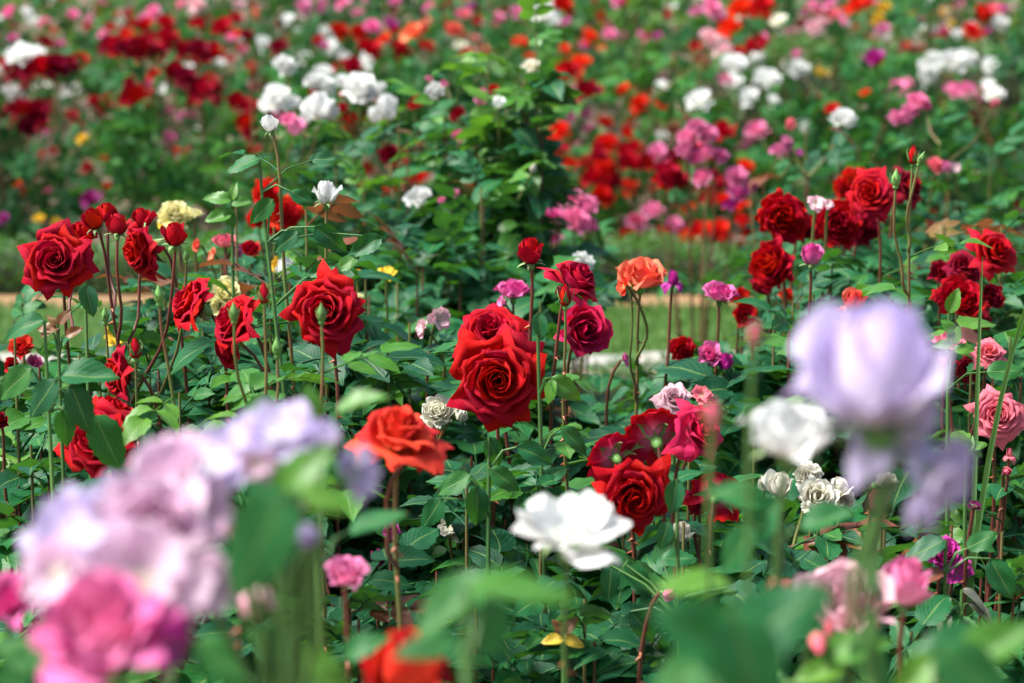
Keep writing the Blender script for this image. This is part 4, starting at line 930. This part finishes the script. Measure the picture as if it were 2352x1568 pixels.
def shoot(label, rx, D, leaves, lmat='n', kind='rose_shoot', cat='rose shoot'):
    c = P(rx, 1200, D); root = Vector((c.x, c.y, 0)); T = thing(kind, label, cat, root, 'leafy shoots among the near roses')
    bs = [near_leaf(T, root, *l) for l in leaves]
    hi = max(bs, key=lambda v: v.z)
    pts = bez(root, root + Vector((0.01, 0, hi.z * .4)), hi - Vector((0, 0, .12)), hi, 12)
    link('stem', mk('stem', *tube([Vector(p) - root for p in pts], np.linspace(.005, .002, 12), 6), mat=M_GREEN), T)
    for b in bs:
        if b is hi: continue
        i = min(range(12), key=lambda k: (Vector(pts[k]) - b).length + (0 if pts[k][2] < b.z else .3))
        q = Vector(pts[i]); mid = q.lerp(b, .5) + Vector((0, 0, .01))
        link('stalk', mk('stalk', *tube([q - root, mid - root, b - root], [.0018, .0014, .001], 5), mat=M_GREEN), T)
shoot('blurred shoot with very large soft green leaves filling the lower right centre', 1700, 1.15,
      [(1640, 1470, 1.12, 340, -.8, .5, .2, 'n', .8), (1780, 1420, 1.15, 300, .7, .5, .1, 'n', .8), (1590, 1330, 1.5, 180, -.95, .15, .2, 'y', .25), (1720, 1540, 1.1, 300, .2, -.8, .2, 'n', .8), (1560, 1560, 1.2, 200, -.6, -.5, .2, 'n', .7)])
shoot('blurred pale green leaves stretching across the bottom centre', 1120, 1.25,
      [(1195, 1340, 1.22, 250, .97, .1, .1, 'y', .2), (1040, 1395, 1.25, 230, -.8, -.5, .2, 'n', .35), (980, 1480, 1.3, 160, -.9, .1, .2, 'n', .4), (1130, 1450, 1.26, 150, -.2, -.9, .2, 'n', .5)])
shoot('big curved blurred leaf in front of the lilac roses at left, with olive leaves above', 600, 1.2,
      [(590, 1255, 1.18, 290, -.45, -.85, .1, 'n', .8), (680, 1085, 1.28, 170, .5, .75, .3, 'y', .6), (630, 1160, 1.24, 170, -.5, .6, .2, 'n', .8), (740, 1140, 1.26, 130, .9, -.2, .2, 'y', .5)])
shoot('blurred light green shoot in front of the leaves left of centre', 735, 1.7,
      [(715, 925, 1.7, 90, -.2, .95, .2, 'y', .8), (830, 925, 1.75, 130, .9, .4, .1, 'y', .25), (860, 1190, 1.8, 140, .9, .5, .1, 'n', .3), (790, 1090, 1.8, 100, .6, -.5, .1, 'n', .5)])
shoot('blurred dull green leaves along the bottom right edge', 2230, 1.4,
      [(2170, 1500, 1.4, 230, -.8, -.3, .2, 'n', .7), (2290, 1480, 1.35, 200, .7, .4, .1, 'y', .6), (2250, 1560, 1.3, 240, .6, -.4, .2, 'n', .7), (2100, 1560, 1.4, 150, -.6, -.6, .2, 'y', .7)])
shoot('blurred olive leaves under the white and pink rose at the lower right', 1950, 1.6,
      [(1960, 1480, 1.6, 150, .7, .4, .2, 'y', .6), (2010, 1530, 1.6, 150, .6, -.6, .1, 'n', .6), (1880, 1545, 1.6, 120, -.8, -.2, .1, 'y', .6)])
shoot('blurred dark leaves in the bottom left corner under the magenta pink rose', 140, 1.35,
      [(60, 1500, 1.35, 150, -.7, .3, .1, 'n', .7), (150, 1545, 1.3, 150, .3, -.8, .2, 'y', .6), (520, 1520, 1.45, 170, .7, -.5, .2, 'n', .6), (30, 1560, 1.35, 150, -.4, -.7, .1, 'n', .6)])
shoot('blurred green leaves along the bottom edge left of the scarlet rose', 700, 1.5,
      [(640, 1480, 1.5, 150, -.6, .5, .2, 'n', .6), (740, 1530, 1.5, 150, .7, -.2, .2, 'y', .6), (830, 1480, 1.6, 110, .6, .5, .2, 'n', .6)])
shoot('grey green blurred leaves in front of the foliage left of the white rose at right', 1735, 1.75,
      [(1700, 1130, 1.75, 130, -.8, .4, .2, 'n', .6), (1740, 1200, 1.75, 150, -.6, -.6, .1, 'n', .7), (1900, 1190, 1.8, 130, .8, .3, .1, 'n', .5), (1690, 1260, 1.75, 130, -.5, -.7, .1, 'n', .7)])
shoot('two broad green leaves in front of the lower left red bloom', 130, 2.75,
      [(30, 880, 2.75, 110, -.75, -.6, .1, 'n', .7), (205, 862, 2.7, 138, .98, .05, .1, 'n', .5), (185, 940, 2.7, 120, .35, -.9, .1, 'n', .9), (95, 915, 2.7, 110, -.6, -.75, .1, 'n', .6), (250, 1020, 2.75, 150, .45, -.9, .1, 'n', .7), (150, 985, 2.75, 90, .1, -.98, .1, 'n', .8), (50, 745, 2.8, 105, -.98, -.15, .1, 'n', .5)])
shoot('thin shoot with folded maroon young leaves at the left', 140, 3.0,
      [(110, 752, 3.0, 52, -.9, .1, .1, 'e', .6), (145, 728, 3.0, 44, .6, .75, .1, 'e', .7), (170, 762, 3.0, 46, .8, .4, .1, 'e', .7), (120, 735, 3.0, 30, -.5, .7, .1, 'e', .7), (105, 765, 3.0, 30, -.7, -.4, .1, 'e', .7)])
shoot('single broad dark leaf under the large facing rose at left', 195, 3.1, [(205, 690, 3.1, 78, .25, -.95, .15, 'n', .95)])
shoot('bright light green leaf right of the largest central rose', 1262, 3.0, [(1300, 893, 3.0, 88, .75, -.55, .1, 'y', .9), (1262, 900, 3.0, 60, -.3, -.9, .1, 'y', .3), (1240, 750, 3.02, 66, .15, -.9, .2, 'n', .9), (1322, 1010, 3.02, 86, .75, -.6, .1, 'n', .5)])
shoot('broad serrated leaves at the foot of the central stems', 1092, 2.85, [(1095, 1165, 2.85, 100, -.05, -.98, .1, 'n', .9), (1040, 1110, 2.9, 90, -.8, -.35, .1, 'n', .7), (1160, 1100, 2.9, 86, .75, -.5, .1, 'n', .8), (1230, 1040, 2.9, 92, .85, -.25, .1, 'n', .7), (990, 1180, 2.9, 88, -.5, -.75, .1, 'n', .8), (1135, 1040, 2.9, 80, .3, -.9, .1, 'n', .8)])
shoot('heart shaped dark leaves beside the creamy crumpled rose', 1575, 2.75, [(1548, 1140, 2.75, 84, -.15, -.95, .1, 'n', .9), (1525, 1230, 2.75, 70, -.3, -.9, .1, 'n', .85), (1400, 1340, 2.8, 84, -.1, -.98, .1, 'n', .9), (1465, 1330, 2.8, 92, .6, -.7, .1, 'n', .9), (1480, 1440, 2.8, 96, .6, -.7, .1, 'n', .8), (1560, 1280, 2.8, 84, .9, .1, .1, 'n', .6)])
shoot('young reddish leaved shoot low in the middle of the photo', 1295, 2.7, [(1268, 1470, 2.7, 54, -.9, -.1, .1, 'a', .6), (1318, 1472, 2.7, 54, .9, -.3, .1, 'a', .7), (1282, 1440, 2.7, 46, -.6, .8, .1, 'e', .8), (1308, 1435, 2.7, 50, .6, .8, .1, 'e', .7), (1296, 1452, 2.7, 34, 0, 1, .1, 'e', .8)])
shoot('dark stem with broad leaves and yellowing tips at the lower right', 2200, 2.8, [(2300, 1330, 2.8, 110, .45, -.8, .1, 'n', .9), (2255, 1240, 2.8, 80, .8, .5, .1, 'n', .8), (2120, 1260, 2.8, 110, -.85, -.3, .1, 'n', .5), (2130, 1330, 2.8, 80, -.7, -.3, .1, 'e', .4), (2160, 1475, 2.8, 46, -.9, .1, .1, 'a', .7), (2190, 1478, 2.8, 30, .8, .1, .1, 'a', .8), (2160, 1545, 2.8, 70, -.5, -.5, .1, 'n', .9)])
shoot('wilted grey green rolled leaves hanging at the lower right', 2180, 2.85, [(2165, 1400, 2.85, 66, -.55, -.8, .1, 'w', .2), (2245, 1375, 2.85, 84, .85, -.5, .1, 'w', .2), (2255, 1415, 2.85, 90, .75, -.65, .1, 'w', .2), (2170, 1440, 2.85, 70, -.3, -.95, .1, 'w', .2), (2215, 1450, 2.85, 60, .1, -.98, .1, 'w', .2)])
shoot('light green compound leaves around the dark leaf at right under the dark red roses', 2185, 3.2, [(2190, 690, 3.2, 62, .3, .9, .1, 'y', .9), (2180, 750, 3.2, 50, -.6, .6, .1, 'y', .8), (2165, 790, 3.2, 44, -.8, .1, .1, 'y', .7), (2215, 800, 3.2, 50, .8, .1, .1, 'y', .7), (2195, 770, 3.2, 46, .2, .8, .1, 'y', .8), (2310, 850, 3.1, 90, .9, .1, .1, 'n', .7)])
shoot('thin olive shoot with small pointed leaves left of the crisp pink rose', 2225, 3.0, [(2215, 1015, 3.0, 50, -.5, .85, .1, 'y', .7), (2240, 1035, 3.0, 46, .8, -.3, .1, 'y', .7), (2248, 1022, 3.0, 40, .9, .3, .1, 'y', .7), (2228, 1020, 3.0, 36, .1, .9, .1, 'y', .7)])
shoot('yellow green leafy tip above the left of the tall white budded rose', 530, 3.6, [(500, 452, 3.6, 64, -.9, .3, .1, 'y', .6), (500, 498, 3.6, 66, -.95, -.2, .1, 'y', .6), (530, 500, 3.6, 50, .4, -.85, .1, 'y', .6), (535, 440, 3.6, 40, .2, .95, .1, 'y', .5), (555, 465, 3.6, 50, .9, .1, .1, 'y', .6)])
shoot('broad leaves carried below the white goblet rose', 745, 3.3, [(760, 548, 3.3, 92, .75, -.55, .1, 'n', .9), (838, 565, 3.3, 86, -.85, -.45, .1, 'n', .8), (600, 485, 3.3, 78, -.6, -.6, .1, 'n', .9), (695, 455, 3.3, 62, .8, -.45, .1, 'n', .9), (555, 375, 3.3, 84, -.95, -.2, .1, 'n', .4), (655, 555, 3.3, 72, -.7, -.5, .1, 'n', .8), (735, 620, 3.3, 72, -.85, -.3, .1, 'n', .8), (800, 600, 3.3, 60, .6, .5, .1, 'y', .7), (745, 365, 3.4, 60, .85, .1, .1, 'n', .6)])
# long flat blades of grass at the right
def blade(label, p0, p1, p2, wd_):
    a, b, c = P(*p0), P(*p1), P(*p2); root = Vector((a.x, a.y, 0)); T = thing('grass_blade', label, 'grass blade', root)
    n = 14; t = np.linspace(0, 1, n)[:, None]
    A, B, C = [np.array(tuple(q - root)) for q in (a, b, c)]; A = np.array((A[0], A[1], 0.))
    c_ = (1 - t)**2 * A + 2 * t * (1 - t) * B + t * t * C
    wv = wd_ * np.sin(np.pi * (.25 + .74 * t))**.7; T_ = np.gradient(c_, axis=0); s = np.cross(T_, [0, 1, .0]); s /= np.linalg.norm(s, axis=1)[:, None]
    V = np.concatenate([c_ - s * wv, c_ + np.array([0, wd_ * .4, 0]), c_ + s * wv]); V = V.reshape(3, n, 3).reshape(-1, 3)
    U = np.stack([np.repeat([-.9, 0, .9], n), np.tile(t[:, 0], 3)], 1)
    link('blade', mk('blade', V, grid_faces(3, n), U, LM['y']), T)
blade('upright pointed green grass blade in front of the dark red roses at right', (2240, 1300, 3.0), (2240, 900, 3.0), (2256, 590, 3.0), .0038)
blade('long slanting green grass blade crossing the right edge', (2180, 1200, 3.0), (2200, 900, 3.0), (2420, 570, 2.9), .0042)

# ================================================================== the back bed
ROWS = [(11.25, .88), (12.6, .92), (14.1, .95), (16.7, 1.0), (18.4, 1.02), (20.4, 1.08), (22.6, 1.1)]
BS = []
for ri, (D, h) in enumerate(ROWS):
    half = 1175 / FPX * D + .45; nb = int(2 * half / (.82 + .02 * ri))
    for k in range(nb):
        BS.append(dict(row=ri, i=k, n=nb, x=-half + (k + .5 + (.25 if ri % 2 else 0)) * 2 * half / nb + random.uniform(-.08, .08), D=D + random.uniform(-.1, .1), h=h * random.uniform(.9, 1.08), bl=[]))
for f in fb:
    p = P(f[0], f[1], f[3])
    b = min(BS, key=lambda s: (s['x'] - p.x)**2 + 1.6 * (s['D'] - f[3])**2); b['bl'].append(f)
for q in range(46):
    x, y = random.uniform(1235, 1740), random.uniform(290, 565)
    fb_ = [x, y, random.uniform(30, 46), 10.62, random.choice('oorrrdp')]
    if min((abs(x - f[0]) + abs(y - f[1]) for f in fb)) < 24: continue
    p = P(x, y, fb_[3]); b = min(BS, key=lambda s: (s['x'] - p.x)**2 + 1.6 * (s['D'] - fb_[3])**2); b['bl'].append(fb_); COVER.append(tuple(fb_[:4]))
# filler blooms on the farther rows, in the colours around them
for s in BS:
    if True:
        cols_ = [f[4] for f in s['bl']] or [random.choice('rrroppwk')]
        for q in range([3, 5, 7, 7, 7, 9, 9][s['row']]):
            p = Vector((s['x'] + random.uniform(-.4, .4), s['D'] + random.uniform(-.4, .1), s['h'] * (random.uniform(.7, 1.12) if s['row'] else random.uniform(.3, 1.05))))
            x, y, D = proj(p)
            if y > -20 and y < (130 if s['row'] > 1 else 560): s['bl'].append([x, y, .068 / D * FPX * random.uniform(.6, 1.1), D, random.choice(cols_)])
C_LOW = np.array([l[0] for l in LOWLEAF]) if len({len(l[0]) for l in LOWLEAF}) == 1 else None
def foliage_mesh(name, ctr, dirs, L, mat):
    n = len(ctr); k = rng.integers(0, len(LOWLEAF), n)
    d = dirs / np.linalg.norm(dirs, axis=1)[:, None]
    up = np.array([0, 0, 1.]) + rng.normal(0, .45, (n, 3)); x = np.cross(d, up); x /= np.linalg.norm(x, axis=1)[:, None] + 1e-9; z = np.cross(x, d)
    tv = C_LOW[k]; s = (L * rng.uniform(.75, 1.2, n))[:, None, None]
    V = ctr[:, None] + s * (tv[..., 0:1] * x[:, None] + tv[..., 1:2] * d[:, None] + tv[..., 2:3] * z[:, None])
    nv = tv.shape[1]; f0 = LOWLEAF[0][1]
    F = (f0[None] + (np.arange(n) * nv)[:, None, None]).reshape(-1, 4)
    U = np.tile(LOWLEAF[0][2], (n, 1))
    return mk(name, V.reshape(-1, 3), F, U, mat)
def far_bush(s, label, n=190):
    light = s['row'] > 0 and random.random() < .22
    D, h = s['D'], s['h']; root = Vector((s['x'], D, 0))
    T = thing('rose_bush', label, 'rose bush', root, 'rose bushes of the back bed')
    m = int(n * 1.25); a = rng.uniform(0, 6.283, m); r = .50 * rng.random(m)**.4; zz = h * (.06 + .94 * rng.random(m)**.85)
    r = r * (.55 + .55 * np.sin(np.pi * np.clip(zz / h, .08, .95)))
    C = np.stack([r * np.cos(a), r * np.sin(a) * .9, zz], 1)
    C[:, 2] += .05 * np.sin(C[:, 0] * 12)
    keep = [not blocked(c + np.array(root), 62, .5) for c in C]
    C = C[keep][:n]; dirs = np.stack([C[:, 0] * 1.5, C[:, 1] * 1.5, rng.uniform(-.2, .7, len(C))], 1) + rng.normal(0, .35, (len(C), 3))
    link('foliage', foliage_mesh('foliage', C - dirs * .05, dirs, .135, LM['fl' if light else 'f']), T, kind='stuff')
    canes = []
    for c in range(4):
        an = random.uniform(0, 6.28); e = Vector((math.cos(an) * .3, math.sin(an) * .3, h * .9))
        cp = bez((0, 0, 0), e * .2 + Vector((0, 0, .2)), e - Vector((0, 0, .3)), e, 6); canes.append([Vector(q) for q in cp])
        link('cane', mk('cane', *tube(cp, np.linspace(.007, .003, 6), 5), mat=M_CANE), T)
    stems(T, root, s['bl'], canes=canes)
def stems(T, root, bl, mid=False, canes=()):
    cs = [f[4] for f in bl]; main = max(set(cs), key=cs.count) if cs else None
    for f in bl:
        x, y, wd, D, c = f[:5]; style = f[5] if len(f) > 5 else 'ball'
        p = P(x, y, D); R = wd / 2 * D / FPX * (1.42 if not mid else 1.18)
        ax = Vector((random.uniform(-.5, .5), -random.uniform(.3, 1), random.uniform(.4, 1))) if style != 'half' else Vector((random.uniform(-.2, .2), -.25, 1))
        ax.normalize()
        hh = {'half': .75, 'cup': .5, 'bud': .9}.get(style, .4)
        o = link('flower_head', far_bloom(style, random.randrange(5), mid), T, frame(p - ax * R * hh - root, ax, random.uniform(0, 6), R), PM[c], label=None if c == main else CNAME[c] + ' bloom')
        b = p - ax * R * hh - root; e = Vector((b.x * .35, b.y * .35, b.z * .45))
        cand = [q for cn in canes for q in cn if q.z < b.z - .08]
        if cand: e = min(cand, key=lambda q: (q - b).length)
        link('stem', mk('stem', *tube([b, b.lerp(e, .4) + Vector((0, 0, -.03)), e], [.0025, .003, .004], 4), mat=M_STEM), T)
RN = ['front row', 'second row', 'third row', 'fourth row', 'fifth row', 'sixth row', 'last row']
for s in BS:
    cs = [f[4] for f in s['bl']]
    names = []
    for c in sorted(set(cs), key=lambda c: -cs.count(c))[:2]:
        if CNAME[c] not in names: names.append(CNAME[c])
    desc = ' and '.join(names) + ' flowers' if names else 'leafy green'
    k = s['i']; n_ = s['n']
    pos = f"{ordinal(k)} from left" if k < n_ / 2 else (f"{ordinal(n_ - 1 - k)} from right" if n_ - 1 - k else 'rightmost')
    if k == 0: pos = 'leftmost'
    s['lab'] = f"back bed rose bush, {RN[s['row']]}, {pos}, {desc}"
    far_bush(s, s['lab'], n=[380, 300, 240, 210, 190, 170, 160][s['row']])

groups = {
 'bush with large blurred white and red roses in the upper middle left': lambda f: f[0] < 700,
 'bush with big blurred white roses left of the tall leafy bush': lambda f: 700 <= f[0] < 960 and f[1] < 300,
 'bush with dark red and white roses behind broad green leaves': lambda f: 860 <= f[0] < 1070 and f[1] >= 300,
 'tall bush with pink, white and red blooms in the upper middle': lambda f: 960 <= f[0] < 1240,
 'bush with a cluster of soft pink roses above the round half open red rose': lambda f: 1240 <= f[0] < 1400,
 'bush with a big cluster of pink and red roses right of the middle': lambda f: 1400 <= f[0] < 1730,
 'bush with salmon pink blooms and one large white rose at the upper right': lambda f: 1730 <= f[0] < 2000,
 'bush with clustered pink roses at the upper right': lambda f: f[0] >= 2000 and f[1] < 330,
 'bush with a loose pink rose left of the right edge': lambda f: f[0] >= 2000 and f[1] >= 330,
}
used = set()
for lab, fn in groups.items():
    bl = [f for k, f in enumerate(mb) if k not in used and fn(f)]
    for k, f in enumerate(mb):
        if f in bl: used.add(k)
    cx = sum(f[0] for f in bl) / len(bl); D = sum(f[3] for f in bl) / len(bl) + .15; top = min(f[1] for f in bl) + 25
    half = max(abs(f[0] - cx) for f in bl) + 40
    wide = 1400 <= cx < 1730
    T, root, canes = bush(lab, cx, D, top, half, 14 if wide else 60, L=.15, ncane=7, low=.6 if wide else .3)
    stems(T, root, bl, mid=True, canes=[[Vector(q) - root for q in c] for c in canes])
print('objects', len(bpy.data.objects))
